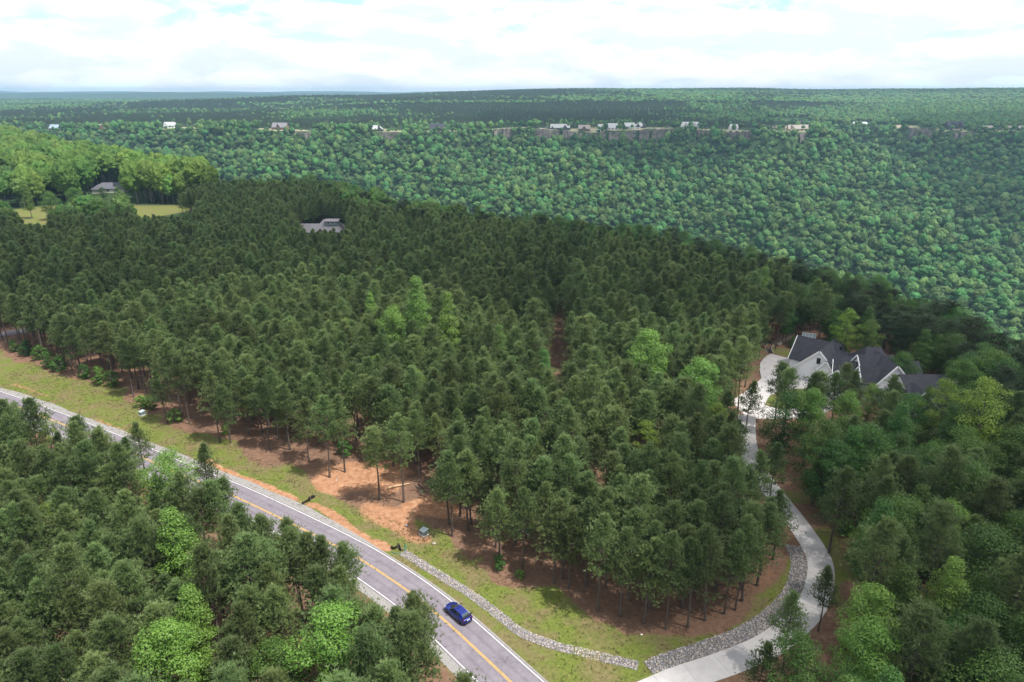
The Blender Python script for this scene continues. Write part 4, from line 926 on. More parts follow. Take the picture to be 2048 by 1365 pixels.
# ------------------------------------------------------------------ rock-lined ditches
def rock_proto(name, seed, m_):
    bm = bmesh.new(); bmesh.ops.create_icosphere(bm, subdivisions=1, radius=.5); r_ = random.Random(seed)
    for v in bm.verts: v.co = Vector((v.co.x * r_.uniform(.7, 1.25), v.co.y * r_.uniform(.6, 1.1), v.co.z * r_.uniform(.5, .85)))
    me = bpy.data.meshes.new(name); bm.to_mesh(me); bm.free(); me.materials.append(m_); return bpy.data.objects.new(name, me)
ROCKS = [rock_proto('rock_%d' % k, k, M['stone' if k % 3 else 'stone_tan']) for k in range(6)]
M['ditch_bed'] = mat('ditch_bed', (.12, .11, .11), .95, .1, ncol=(.2, .19, .19), nscale=4)
def ditch(name, line, w0, w1, per, label, seed, smax=.25):
    L_ = resample(spline(line), .5); n_ = normals2(L_); r_ = np.random.default_rng(seed); m = len(L_)
    edge = (vnoise(L_[:, 0], L_[:, 1], 1.3, seed) - .5) * .35
    a = L_ + n_ * (w0 + edge)[:, None]; b = L_ + n_ * (w1 - edge)[:, None]
    mb = MB(); mb.add([(p[0], p[1], .022) for p in a] + [(p[0], p[1], .022) for p in b], [(i, m + i, m + i + 1, i + 1) for i in range(m - 1)])
    bed = mb.build(name + '_bed', M['ditch_bed']); tag(bed, kind='structure')
    tot = int(np.linalg.norm(np.diff(L_, axis=0), axis=1).sum() * abs(w1 - w0) * per)
    i = r_.integers(0, m - 1, tot); f = r_.random((tot, 1)); e = r_.random(tot)
    p = L_[i] * (1 - f) + L_[i + 1] * f + n_[i] * (w0 - .08 + (w1 - w0 + .16) * e)[:, None]
    s = .12 + (smax - .12) * r_.random(tot) ** 1.8
    o = scatter(name, np.c_[p, .05 + .1 * r_.random(tot) * (1 - np.abs(2 * e - 1))], r_.random((tot, 3)) * 6.28, np.stack([s, s, s * .8], -1), r_.integers(0, 6, tot), ROCKS)
    tag(o, label, 'stones', kind='stuff')
ditch('ditch_stones', [G(*p) for p in [(806, 1105), (873, 1147), (941, 1189), (1000, 1233), (1042, 1265), (1107, 1291), (1171, 1307), (1276, 1332)]], -.68, .68, 62, 'pale grey riprap stones lining the ditch beside the road', 301)
seg = dl[(dl[:, 0] > 17.5) & (dl[:, 1] < 95.5)]
ditch('driveway_stones', seg[::3], -2.35, -.12, 46, 'blue grey riprap stones banked along the inside of the driveway', 302, .30)

# ------------------------------------------------------------------ grass tufts on the verge
def tuft_proto(name, seed, m_, h=.2):
    r_ = np.random.default_rng(seed); n = 16; p = np.c_[r_.normal(size=(n, 2)) * .11, np.zeros(n)]; d = nrm(np.c_[r_.normal(size=(n, 2)) * .55, np.ones(n)])
    l = h * (.6 + .8 * r_.random(n))[:, None]; s = nrm(np.cross(d, r_.normal(size=(n, 3)))) * .022
    v = np.stack([p - s, p + s, p + d * l], 1).reshape(-1, 3); t = np.repeat(r_.random(n), 3)
    me = mesh_np(name, v, np.full(n, 3), np.arange(3 * n), [m_], None, False, {'tint': t}); return bpy.data.objects.new(name, me)
M['grass_green'] = leafmat('grass_green', (.10, .14, .028), (.18, .21, .06), .45, .6, .2, .02, .25)
M['grass_straw'] = leafmat('grass_straw', (.18, .145, .06), (.30, .24, .12), .3, .7, .1, .015, .2)
TUFT = [tuft_proto('tuft_a', 1, M['grass_green'], .12), tuft_proto('tuft_b', 2, M['grass_green'], .08), tuft_proto('tuft_c', 3, M['grass_straw'], .10)]
r_ = np.random.default_rng(401); p = np.c_[r_.uniform(-130, 52, 70000), r_.uniform(58, 172, 70000)]
ok = (inpoly(p, verge) | ((dRoad(p) < 8) & (dRoad(p) > 4.7))) & (dRoad(p) > 3.7) & (dDrive(p) > 2.2); p = p[ok]
dg = pdist(p, GUL); ok = dg > .8; p = p[ok]
dense = vnoise(p[:, 0], p[:, 1], 5.5, 81) * .6 + vnoise(p[:, 0], p[:, 1], 1.7, 82) * .4
ok = dense + .25 * r_.random(len(p)) > .42; p, dense = p[ok], dense[ok]
k = np.where(r_.random(len(p)) < .75 - .9 * (dense < .5), r_.integers(0, 2, len(p)), 2)
o = scatter('grass', np.c_[p, near_relief(p[:, 0], p[:, 1]) - .01], r_.random(len(p)) * 6.28, .7 + .9 * r_.random(len(p)), k, TUFT); print('grass', len(p))
tag(o, 'short mown grass tufts on the verge between road and pines', 'grass', kind='stuff')

# ------------------------------------------------------------------ cliff under the far rim
M['rock'] = mat('cliff_rock', (.10, .088, .085), .9, .15, ncol=(.33, .28, .245), nscale=.12, bump=.6, bscale=1.2, detail=8)
line = resample(np.array([p for p in FARRIM if -900 < p[0] < 1450], float), 6.5); n2 = normals2(line); r_ = np.random.default_rng(501)
if ((line[len(line) // 2] + n2[len(line) // 2] * 30)[1] > line[len(line) // 2][1]): n2 = -n2
def cliff_piece(name, a, b):
    mb = MB()
    for i in range(a, b - 1):
        if not rocky(line[i:i + 1])[0]: continue
        pr_ = r_.uniform(.5, 7.5); top = r_.uniform(-3.2, .9); bot = -24
        p0, p1 = line[i], line[i + 1]; gq = (p0 + p1) / 2 - (n2[i] + n2[i + 1]) * 5; top += float(ground_z(gq[0], gq[1])[0]); n0 = (n2[i] + n2[i + 1]) / 2
        q = [p0 - n0 * 8, p1 - n0 * 8, p1 + n0 * (pr_ + r_.uniform(-.6, .6)), p0 + n0 * (pr_ + r_.uniform(-.6, .6))]
        zt = r_.uniform(-11, -6)
        vs = [(v[0], v[1], bot) for v in q] + [(v[0], v[1], top) for v in q]
        mb.add(vs, [(0, 1, 5, 4), (1, 2, 6, 5), (2, 3, 7, 6), (3, 0, 4, 7), (4, 5, 6, 7), (3, 2, 1, 0)])
        if r_.random() < .75:                                  # a lower ledge block
            e = r_.uniform(1.5, 4.0); q2 = [p0 + n0 * 0, p1 + n0 * 0, p1 + n0 * (pr_ + e), p0 + n0 * (pr_ + e * r_.uniform(.6, 1))]
            vs = [(v[0], v[1], bot) for v in q2] + [(v[0] , v[1], zt) for v in q2]
            mb.add(vs, [(0, 1, 5, 4), (1, 2, 6, 5), (2, 3, 7, 6), (3, 0, 4, 7), (4, 5, 6, 7), (3, 2, 1, 0)])
    return mb.build(name, M['rock'])
tag(cliff_piece('cliff', 0, len(line)), kind='structure')
k_ = r_.integers(0, len(line), 900); off = np.where(r_.random(900) < .62, r_.uniform(5, 16, 900), -r_.uniform(1, 30, 900)); pp_ = line[k_] + n2[k_] * off[:, None] + r_.normal(size=(900, 2)) * 2
zz_ = ground_z(pp_[:, 0], pp_[:, 1]); sc_ = np.where(off > 0, .35 + .5 * r_.random(900) ** 2, .16 + .22 * r_.random(900)); zz_ = np.where((off > 0) & rocky(pp_), zz_ + 6 * r_.random(900), zz_) - .3
o = scatter('rim_scrub', np.c_[pp_, zz_], r_.random(900) * 6.28, np.stack([sc_, sc_, sc_ * (1 + .5 * r_.random(900))], -1), r_.integers(0, 5, 900), FARB)
tag(o, 'low green scrub clinging to the rock ledges of the far rim', 'scrub', kind='stuff')

# ------------------------------------------------------------------ building kit
M['siding'] = mat('white_siding', (.90, .90, .91), .7, .3, ncol=(.86, .86, .88), nscale=.8)
M['trim'] = mat('white_trim', (.88, .88, .88), .6, .3)
M['shingle'] = mat('dark_shingles', (.034, .034, .043), .85, .25, ncol=(.052, .052, .064), nscale=1.1, bump=.6, bscale=7)
M['glass'] = mat('window_glass', (.02, .024, .03), .08, .5)
M['chimney_stone'] = mat('chimney_stone', (.16, .125, .10), .9, .2, ncol=(.34, .285, .24), nscale=2.6, bump=1.0, bscale=3.5)
M['dark_metal'] = mat('dark_metal', (.03, .03, .033), .4, .5, metal=.6)
def gable(t, c, ang, L_, W_, zw, zr, wall, roof, ov=.55, z0=0.0, hip=0.0, trim='trim', th=.22, wins=(), ends='a', endov=.45):
    """a wing: walls with gable ends, two roof slopes (or hipped), barge boards; local to thing t"""
    Mx = Matrix.Translation((c[0], c[1], 0)) @ Matrix.Rotation(ang, 4, 'Z'); T = lambda vs: [Mx @ Vector(v) for v in vs]
    l, w = L_ / 2, W_ / 2; mb = MB()
    if hip:
        mb.add(T([(-l, -w, z0), (l, -w, z0), (l, w, z0), (-l, w, z0), (-l, -w, zw), (l, -w, zw), (l, w, zw), (-l, w, zw)]), [(0, 1, 5, 4), (1, 2, 6, 5), (2, 3, 7, 6), (3, 0, 4, 7)])
    else:
        mb.add(T([(-l, -w, z0), (l, -w, z0), (l, w, z0), (-l, w, z0), (-l, -w, zw), (l, -w, zw), (l, w, zw), (-l, w, zw), (-l, 0, zr - .05), (l, 0, zr - .05)]),
               [(0, 1, 5, 4), (1, 2, 6, 9, 5), (2, 3, 7, 6), (3, 0, 4, 8, 7)])
    mb.build('wall', M[wall], t)
    sl = (zr - zw) / w; ze = zw - ov * sl; e = endov; up = .12; rb = MB()
    if hip:
        h = hip; A = [(-l - ov, -w - ov), (l + ov, -w - ov), (l + ov, w + ov), (-l - ov, w + ov)]; rz_ = [(-l + h, 0), (l - h, 0)]
        vs = [(x, y, ze + up) for x, y in A] + [(x, y, zr + up) for x, y in rz_] + [(x, y, ze + up - th) for x, y in A]
        rb.add(T(vs), [(0, 1, 5, 4), (1, 2, 5), (2, 3, 4, 5), (3, 0, 4), (0, 6, 7, 1), (1, 7, 8, 2), (2, 8, 9, 3), (3, 9, 6, 0), (9, 8, 7, 6)])
    else:
        for s in (-1, 1):
            rb.slab(T([(-l - e, s * (w + ov), ze + up), (l + e, s * (w + ov), ze + up), (l + e, s * .0, zr + up), (-l - e, s * .0, zr + up)]), th)
    rb.build('roof', M[roof], t)
    if trim and not hip:
        for sx in [{'a': -1, 'b': 1}[q_] for q_ in ends]:
            for s in (-1, 1):
                x = sx * (l + e - .02); b = MB().bar(Mx @ Vector((x, s * (w + ov), ze - .04)), Mx @ Vector((x, s * .05, zr - .06)), .14, .34); b.build('barge_board', M[trim], t)
    for (side, u, z, ww, hh) in wins:               # side: 'a'/'b' gable ends, 'f'/'k' long sides
        o_ = {'a': (-l, u), 'b': (l, u), 'f': (u, -w), 'k': (u, w)}[side]; al = side in 'fk'; sg = -1 if side in 'af' else 1
        cx, cy_ = o_; ctr = Vector((cx, cy_, z)); d1 = (ww, .08, hh) if al else (.08, ww, hh); off = Vector((0, sg * .045, 0)) if al else Vector((sg * .045, 0, 0))
        RM = Matrix.Rotation(ang, 3, 'Z')
        f_ = MB().box(Mx @ (ctr + off * .5), (d1[0] + (.24 if al else 0), d1[1] + (0 if al else .24), d1[2] + .24), RM).build('window', M['trim'], t)
        MB().box(Mx @ (ctr + off * 1.6), d1, RM).build('pane', M['glass'], f_)
    return Mx
# the white house by the drive
H0 = Vector((86, 153, 0)); house = empty('white_house', H0)
tag(house, 'large white house with dark shingle gables and a stone chimney beside the driveway', 'house')
def hb(c, *a, **k): return gable(house, (c[0] - H0.x, c[1] - H0.y), *a, **k)
A1, A2 = R(49), R(-41)
p1, p2 = np.array((75.9, 157.1)), np.array((84.4, 166.9)); rd = np.array((.655, .755)); wd_ = np.array((.755, -.655))
MxL = hb((p1 + p2) / 2, A1, 13, 9.4, 3.6, 8.2, 'siding', 'shingle', wins=[('a', 0, 5.6, .9, 1.5)])
hb((79.2, 165.6), A2, 10.0, 9.0, 3.5, 8.05, 'siding', 'shingle', wins=[('a', 0, 4.0, 1.4, 1.6)])
hb(p1 + wd_ * 2.2 + rd * 2.0, A1, 6, 5.0, 3.2, 6.3, 'siding', 'shingle', wins=[('a', -.9, 1.6, 1.0, 1.4)])
hb((82.6, 156.7), R(-40), 9.6, 9.0, 3.4, 7.0, 'siding', 'shingle', wins=[('f', -1.5, 1.8, 1.2, 1.6)])
hb((88.2, 156.0), 0, 8.6, 11, 4.6, 9.6, 'siding', 'shingle', hip=2.6)
hb((86.9, 152.3), 0, 7.8, 6.6, 5.4, 9.0, 'siding', 'shingle')
hb((88.5, 150.6), R(90), 10.6, 8.8, 4.2, 9.05, 'siding', 'shingle', wins=[('a', -3.0, 3.2, .9, 1.3), ('a', 2.4, 2.0, 1.2, 1.6)])
hb((92.6, 151.0), 0, 7.6, 9, 3.8, 7.9, 'siding', 'shingle', ends='')
hb((94.1, 144.2), 0, 9.8, 13.2, 3.2, 7.3, 'siding', 'shingle', ends='', wins=[('f', -3.4, 1.7, 1.4, 1.6), ('f', .2, 1.7, 1.4, 1.6), ('b', -2, 1.8, 1.4, 1.5)])
hb((90.7, 140.6), R(90), 7.2, 6.2, 2.9, 6.2, 'siding', 'shingle', wins=[('a', 0, 1.7, 2.0, 1.5)])
hb((81.6, 149.4), 0, 8, 9, 3.0, 6.2, 'siding', 'shingle', wins=[('f', -2, 1.6, 1.2, 1.5)])
hb((84.2, 148.3), 0, 5.0, 3.8, 5.3, 7.7, 'siding', 'shingle', wins=[('a', 0, 5.1, .8, 1.1)])
hb((81.2, 152.6), R(-20), 6.4, 4.0, 5.0, 7.3, 'siding', 'shingle', wins=[('a', 0, 5.2, 2.4, 1.3)])
hb((85.6, 161.2), R(-41), 6.4, 4.4, 3.6, 6.0, 'siding', 'shingle', ends='b', wins=[('b', 0, 3.2, 1.6, 1.5)])
# porch with posts at the entry
pc = Vector((79.6, 143.8, 0)) - H0
MB().slab([pc + Vector((-3, -1.5, 2.75)), pc + Vector((3, -1.5, 2.75)), pc + Vector((3, 2.2, 3.5)), pc + Vector((-3, 2.2, 3.5))], .16).build('porch_roof', M['shingle'], house)
for dx in (-2.7, -.9, .9, 2.7): MB().box(pc + Vector((dx, -1.25, 1.32)), (.24, .24, 2.64)).build('porch_post', M['trim'], house)
MB().box(pc + Vector((0, 1.0, 1.1)), (1.3, .12, 2.2)).build('front_door', M['dark_metal'], house)
ch = MB(); cc = Vector((96.6, 137.6, 0)) - H0
ch.box(cc + Vector((0, 0, 2.4)), (2.5, 1.3, 4.8)); ch.box(cc + Vector((0, 0, 5.45)), (2.5, 1.3, 1.3), None, .66); ch.box(cc + Vector((0, 0, 7.2)), (1.64, .86, 2.3))
chim = bevel(ch.build('chimney', M['chimney_stone'], house), .08)
MB().box(cc + Vector((0, 0, 8.42)), (1.9, 1.1, .16)).build('chimney_cap', M['gravel'], chim)
for dx in (-.4, .4): MB().tube([cc + Vector((dx, 0, 8.5)), cc + Vector((dx, 0, 8.95))], .2, 8).build('flue_pipe', M['dark_metal'], chim)

# white garden house, footbridge behind it
gh = empty('garden_house', (*G(1615, 690)[:2], 0), R(-25)); tag(gh, 'small white framed glazed garden house behind the white house', 'garden house')
M['pane'] = mat('greenhouse_pane', (.35, .40, .44), .15, .5)
for x in (-1.6, 1.6):
    for y in (-1.3, 1.3): MB().box((x, y, 1.2), (.16, .16, 2.4)).build('post', M['trim'], gh)
for s in (-1, 1):
    for k in range(5): MB().bar((-1.8 + .9 * k, s * 1.6, 2.3), (-1.8 + .9 * k, 0, 3.5), .09, .1).build('rafter', M['trim'], gh)
    for k in range(4): MB().slab([(-1.75 + .9 * k, s * 1.55, 2.31), (-.95 + .9 * k, s * 1.55, 2.31), (-.95 + .9 * k, s * .05, 3.44), (-1.75 + .9 * k, s * .05, 3.44)], .02).build('roof_pane', M['pane'], gh)
MB().bar((-1.85, 0, 3.52), (1.85, 0, 3.52), .12).build('ridge_beam', M['trim'], gh)
for y in (-1.3, 1.3): MB().box((0, y, .5), (3.04, .1, .9)).build('lower_panel', M['trim'], gh); MB().box((0, y, 2.3), (3.04, .1, .14)).build('top_rail', M['trim'], gh)
for x in (-1.6, 1.6): MB().box((x, 0, .5), (.1, 2.44, .9)).build('lower_panel', M['trim'], gh)
M['timber'] = mat('weathered_timber', (.34, .28, .22), .85, .2, ncol=(.45, .38, .31), nscale=3)
b0, b1 = Vector(G(1553, 692)), Vector(G(1583, 676)); fb = empty('footbridge', (b0 + b1) / 2, math.atan2(b1.y - b0.y, b1.x - b0.x)); LB = (b1 - b0).length
tag(fb, 'pale timber footbridge with open railings in the clearing by the mulch path', 'footbridge')
nb = 16
for k in range(nb): MB().box((-LB / 2 + LB * (k + .5) / nb, 0, .42), (LB / nb - .03, 1.3, .06)).build('plank', M['timber'], fb)
for s in (-.6, .6):
    MB().box((0, s, .28), (LB, .12, .2)).build('beam', M['timber'], fb); MB().box((0, s, 1.45), (LB, .1, .08)).build('handrail', M['timber'], fb); MB().box((0, s, .95), (LB, .05, .08)).build('middle_rail', M['timber'], fb)
    for k in range(5): MB().box((-LB / 2 + .06 + (LB - .12) * k / 4, s, .72), (.1, .1, 1.4)).build('post', M['timber'], fb)

# grey-roofed houses on this side of the gorge
M['roof_grey'] = mat('lavender_grey_shingles', (.20, .185, .20), .85, .2, ncol=(.26, .245, .265), nscale=1.2)
M['roof_slate'] = mat('slate_shingles', (.10, .10, .12), .85, .2, ncol=(.14, .14, .165), nscale=1.2)
M['wall_brown'] = mat('brown_wall', (.16, .09, .065), .85, .2)
M['wall_tan'] = mat('tan_wall', (.42, .36, .28), .85, .2); M['wall_cream'] = mat('cream_wall', (.62, .60, .56), .8, .2)
M['wall_dark'] = mat('charcoal_wall', (.05, .052, .06), .8, .2); M['wall_log'] = mat('log_wall', (.20, .12, .07), .85, .2); M['wall_sage'] = mat('sage_wall', (.20, .26, .25), .8, .2)
h2 = empty('grey_roofed_house', (-97, 346, 0)); tag(h2, 'low house with lavender grey roof and a clerestory dormer half hidden by pines', 'house')
gable(h2, (-6, -1), 0, 14, 12, 2.5, 5.6, 'wall_tan', 'roof_grey', trim=None, wins=[('f', 0, 1.9, 1.6, 1.5)])
gable(h2, (4.5, 0), 0, 13, 14, 2.8, 7.6, 'wall_tan', 'roof_grey', hip=3.5)
gable(h2, (1.8, -6), R(90), 5, 4.4, 2.3, 4.6, 'wall_brown', 'roof_grey', trim=None)
d_ = MB().box((6.5, -2.6, 6.3), (6.5, 3.4, 2.2)).build('dormer', M['wall_sage'], h2)
MB().slab([(2.9, -4.9, 7.45), (10.1, -4.9, 7.45), (10.1, -.6, 8.1), (2.9, -.6, 8.1)], .2).build('dormer_roof', M['roof_grey'], h2)
for dx in (5.0, 7.2): w_ = MB().box((dx, -4.32, 6.6), (1.5, .1, 1.1)).build('window', M['trim'], h2); MB().box((dx, -4.37, 6.6), (1.2, .08, .8)).build('pane', M['glass'], w_)
h3 = empty('slate_roofed_house', (*G(222, 373, 4)[:2], 0), R(8)); tag(h3, 'long low slate roofed house among the sunlit trees behind the field', 'house')
gable(h3, (0, 0), 0, 21, 12, 3.2, 6.6, 'wall_cream', 'roof_slate', hip=5, wins=[('f', -5, 1.8, 1.6, 1.4), ('f', 0, 1.8, 1.6, 1.4), ('f', 5, 1.8, 1.6, 1.4)])
gable(h3, (-7, -3), R(90), 9, 7, 3.0, 5.6, 'wall_cream', 'roof_slate', hip=2.5)

# houses strung along the far rim
M['roof_pale'] = mat('pale_roof', (.42, .42, .43), .8, .2); M['roof_charcoal'] = mat('charcoal_roof', (.055, .055, .07), .8, .2); M['roof_tan'] = mat('tan_roof', (.30, .26, .235), .8, .2); M['roof_blue'] = mat('blue_metal_roof', (.30, .38, .46), .5, .4)
def rim_y(x):
    best = 0
    for a, b in zip(FARRIM[:-1], FARRIM[1:]):
        if min(a[0], b[0]) <= x <= max(a[0], b[0]) and abs(a[0] - b[0]) > 1:
            y = a[1] + (b[1] - a[1]) * (x - a[0]) / (b[0] - a[0])
            if y < 1560: best = max(best, y)
    return best or 1370
def far_house(px_, w, wall, roof, label, d=34, gables=(0,), zr=8.5, dp=11, deck=None, garage=0, chim=False, zw=3.6):
    x = G(px_, 259)[0]; y = rim_y(x) + d; t = empty('rim_house', (x, y, float(ground_z(x, y)[0])), random.uniform(-.15, .15)); t.scale = (1.3, 1.15, 1.3)
    tag(t, label, 'house', 'houses along the far rim of the gorge'); k = max(2, int(w / 5))
    ws = [('f', -w / 2 + w * (i + .5) / k, 1.9, 1.7, 1.7) for i in range(k)]
    gable(t, (0, 0), 0, w, dp, zw, zr, wall, roof, trim=None, wins=ws)
    for g_ in gables: gable(t, (g_, -dp / 2 + .6), R(90), 6, 6.5, zw - .1, zr - .9, wall, roof, trim=None, wins=[('a', 0, 2.0, 2.6, 2.0)])
    if garage: gable(t, (garage, 2), R(90), 9, 8, 3.2, 6.6, wall, roof, trim=None, wins=[('a', 0, 1.3, 3.0, 2.2)])
    if chim: MB().box((w * .2, 1.0, zr), (1.2, 1.0, 3.2)).build('chimney', M['chimney_stone'], t)
    if deck:
        dk = MB().box((0, -dp / 2 - 4.3, .9), (w * .7, 3.2, .3)).build('deck', M[deck], t)
        for i in range(5): MB().box((-w * .32 + w * .16 * i, -dp / 2 - 5.7, .4), (.3, .3, .75)).build('deck_post', M[deck], t)
        MB().box((0, -dp / 2 - 5.8, 1.6), (w * .7, .12, 1.0)).build('deck_railing', M[deck], t)
for a in [
 dict(px_=107, w=14, wall='wall_dark', roof='roof_blue', label='dark rim house with a pale blue metal roof on a bare ledge', gables=()),
 dict(px_=204, w=11, wall='wall_brown', roof='roof_tan', label='small brown rim house among trees near a rock outcrop', gables=(2,)),
 dict(px_=342, w=16, wall='siding', roof='roof_pale', label='bright white rim house with a tall gable and sandy drive', gables=(-4,), chim=True),
 dict(px_=582, w=22, wall='wall_log', roof='roof_grey', label='brown log house with grey roof above a sandy ledge', gables=(0,), deck='wall_log', zr=9.5),
 dict(px_=752, w=22, wall='wall_dark', roof='roof_pale', label='white and charcoal twin gabled house on the rim lawn', gables=(-6, 2), garage=14, deck=None),
 dict(px_=880, w=22, wall='wall_dark', roof='roof_charcoal', label='black roofed house with a red brown deck on the rim', gables=(0,), zr=10.5, deck='wall_brown'),
 dict(px_=1117, w=28, wall='wall_dark', roof='roof_pale', label='dark walled house with a pale roof on the bare rock terrace', gables=(7,), garage=-17),
 dict(px_=1166, w=17, wall='wall_brown', roof='roof_tan', label='small tan roofed gabled house beside the bare rock terrace', gables=(0,)),
 dict(px_=1201, w=11, wall='siding', roof='roof_pale', label='narrow plain white gabled house on the sandy terrace', gables=(0,), dp=12, zr=9),
 dict(px_=1221, w=16, wall='wall_cream', roof='roof_pale', label='pale grey barn roofed house next to the narrow white one', gables=(), zr=9.5),
 dict(px_=1262, w=26, wall='wall_dark', roof='roof_pale', label='dark walled house with white base and broad pale roof', gables=(6,), deck='siding', garage=16),
 dict(px_=1376, w=26, wall='wall_cream', roof='roof_pale', label='pale roofed house of three gables among rim trees', gables=(-7, 6), zr=9.5, deck='wall_dark'),
 dict(px_=1447, w=11, wall='wall_cream', roof='roof_pale', label='little cream house behind the bare red rim', gables=(0,), d=58),
 dict(px_=1552, w=16, wall='wall_tan', roof='roof_tan', label='tan roofed house on the last headland of the rim', gables=(-3,), d=50),
 dict(px_=1583, w=22, wall='wall_tan', roof='roof_tan', label='long tan house with low gables on the last headland', gables=(4,), d=48),
 dict(px_=1745, w=12, wall='wall_dark', roof='roof_charcoal', label='small dark cabin on the pale lawn beyond the side valley', gables=(), d=70),
 dict(px_=1795, w=24, wall='wall_cream', roof='roof_pale', label='pale low house behind the lawn beyond the side valley', gables=(), d=72, zr=6.5),
 dict(px_=1905, w=26, wall='wall_dark', roof='roof_charcoal', label='tall dark blue house over the rock ledge beyond the side valley', gables=(-5, 5), zr=13, zw=6.5, deck='wall_tan'),
 dict(px_=1972, w=18, wall='wall_cream', roof='roof_tan', label='cream house with grey roof on the pink ledge', gables=()),
 dict(px_=2004, w=12, wall='wall_cream', roof='roof_tan', label='small cream gabled house next to the pink ledge', gables=(0,)),
 dict(px_=2040, w=28, wall='siding', roof='roof_grey', label='long white house with flat grey roof at the end of the rim', gables=(), zr=7)]:
    far_house(**a)

# ------------------------------------------------------------------ utility cabinets
M['cab'] = mat('cabinet_green_grey', (.16, .21, .21), .55, .4, ncol=(.20, .25, .25), nscale=4); M['cab_top'] = mat('cabinet_lid', (.36, .43, .46), .5, .4, ncol=(.42, .48, .5), nscale=5); M['pad'] = mat('pad_concrete', (.42, .41, .40), .9, .2, ncol=(.5, .49, .47), nscale=3)
def cabinet(loc, rz, label):
    t = empty('utility_cabinet', loc, rz); tag(t, label, 'utility box', 'utility cabinets on the verge')
    MB().box((0, 0, .05), (1.35, 1.25, .14)).build('pad', M['pad'], t)
    bevel(MB().box((0, 0, .47), (1.05, .95, .7)).build('body', M['cab'], t), .02)
    bevel(MB().add([(-.58, -.54, .83), (.58, -.54, .83), (.58, .54, .95), (-.58, .54, .95), (-.58, -.54, .89), (.58, -.54, .89), (.58, .54, 1.01), (-.58, .54, 1.01)],
                   [(0, 3, 2, 1), (4, 5, 6, 7), (0, 1, 5, 4), (1, 2, 6, 5), (2, 3, 7, 6), (3, 0, 4, 7)]).build('lid', M['cab_top'], t), .02)
    for s in (-.26, .26):
        d_ = bevel(MB().box((s, -.485, .46), (.49, .03, .6)).build('door', M['cab'], t), .008); MB().box((s * .25, -.51, .5), (.03, .03, .12)).build('handle', M['dark_metal'], d_)
    MB().box((.25, -.505, .6), (.2, .008, .12)).build('plate', M['trim'], t)
x_, y_, _ = G(848, 1069); cabinet((x_, y_, 0), R(-36), 'green grey utility cabinet on the worn verge near the plastic sheeting')
x_, y_, _ = G(285, 830); cabinet((x_, y_, 0), R(-30), 'green grey utility cabinet in the long grass beside a bright shrub')

# ------------------------------------------------------------------ black sheeting, logs, stones, bucket lid
M['plastic'] = mat('black_plastic', (.012, .012, .014), .35, .5); M['green_net'] = mat('green_hose', (.05, .20, .13), .6, .3)
def sheeting(name, pts, hgt, label, seed, stakes):
    t = empty(name, (*pts[0][:2], 0)); r_ = random.Random(seed); P = resample(spline(pts), .18); n_ = normals2(P); m = len(P); mb = MB(); rows = 6; vs = []
    for i in range(m):
        f = i / (m - 1); hh = hgt * (.45 + .55 * math.sin(f * 3.0 + .3)) * r_.uniform(.85, 1.1)
        for k in range(rows):
            g_ = k / (rows - 1); off = math.sin(i * .9 + k * .7) * .07 + (g_ - .2) * .25 * math.sin(i * .35)
            vs.append((P[i][0] + n_[i][0] * off - pts[0][0], P[i][1] + n_[i][1] * off - pts[0][1], .04 + hh * g_ + r_.uniform(-.02, .02)))
    mb.add(vs, [(i * rows + k, (i + 1) * rows + k, (i + 1) * rows + k + 1, i * rows + k + 1) for i in range(m - 1) for k in range(rows - 1)])
    o = mb.build('sheet', M['plastic'], t, True); s_ = o.modifiers.new('s', 'SOLIDIFY'); s_.thickness = .03
    for f in stakes:
        i = int(f * (m - 1)); MB().box((P[i][0] - pts[0][0] + n_[i][0] * .14, P[i][1] - pts[0][1] + n_[i][1] * .14, hgt * .5), (.05, .05, hgt * 1.15)).build('stake', M['timber'], t)
    return tag(t, label, 'sheeting')
sheeting('plastic_sheeting', [G(604, 1010), G(611, 1007), G(618, 1003), G(626, 997), G(631, 994)], .75, 'slumped black plastic sheeting by the red gully and gravel shoulder', 5, (.15, .6, .95))
t = sheeting('torn_plastic_sheeting', [G(781, 1097), G(787, 1099), G(793, 1098), G(797, 1093), G(799, 1101), G(806, 1102)], .7, 'crumpled black plastic sheeting with green hose at the head of the rock ditch', 6, (.1, .5, .7, .95))
o_ = Vector(G(781, 1097))
MB().tube([Vector(G(*p, .06)) - o_ for p in [(783, 1104), (789, 1107), (796, 1108), (803, 1106)]], .06, 6).build('hose', M['green_net'], t)
MB().tube([Vector(G(*p, .25)) - o_ for p in [(808, 1101), (811, 1096), (812, 1091), (809, 1090)]], .09, 6).build('hose', M['green_net'], t)
M['fresh_wood'] = mat('fresh_split_wood', (.55, .38, .22), .8, .2, ncol=(.66, .5, .32), nscale=3)
a, b = Vector(G(781, 977)), Vector(G(819, 969)); a.z = b.z = .2
lg = empty('split_log', (a + b) / 2); lg.location.z = 0
tag(lg, 'pale freshly split log lying among the trunks on pine straw', 'log')
m_ = (a + b) / 2; m_.z = 0
MB().tube([a - m_, (a * .6 + b * .4) - m_ + Vector((0, .05, .02)), b - m_], [.17, .14, .09], 8).build('trunk', M['fresh_wood'], lg, True)
MB().tube([a - m_, a - m_ + Vector((-.35, -.25, -.02)), a - m_ + Vector((-.6, -.5, -.1))], [.16, .11, .03], 6).build('splintered_end', M['fresh_wood'], lg)
MB().tube([a - m_ + Vector((.1, 0, 0)), a - m_ + Vector((-.5, .12, .05))], [.1, .03], 5).build('splintered_end', M['fresh_wood'], lg)
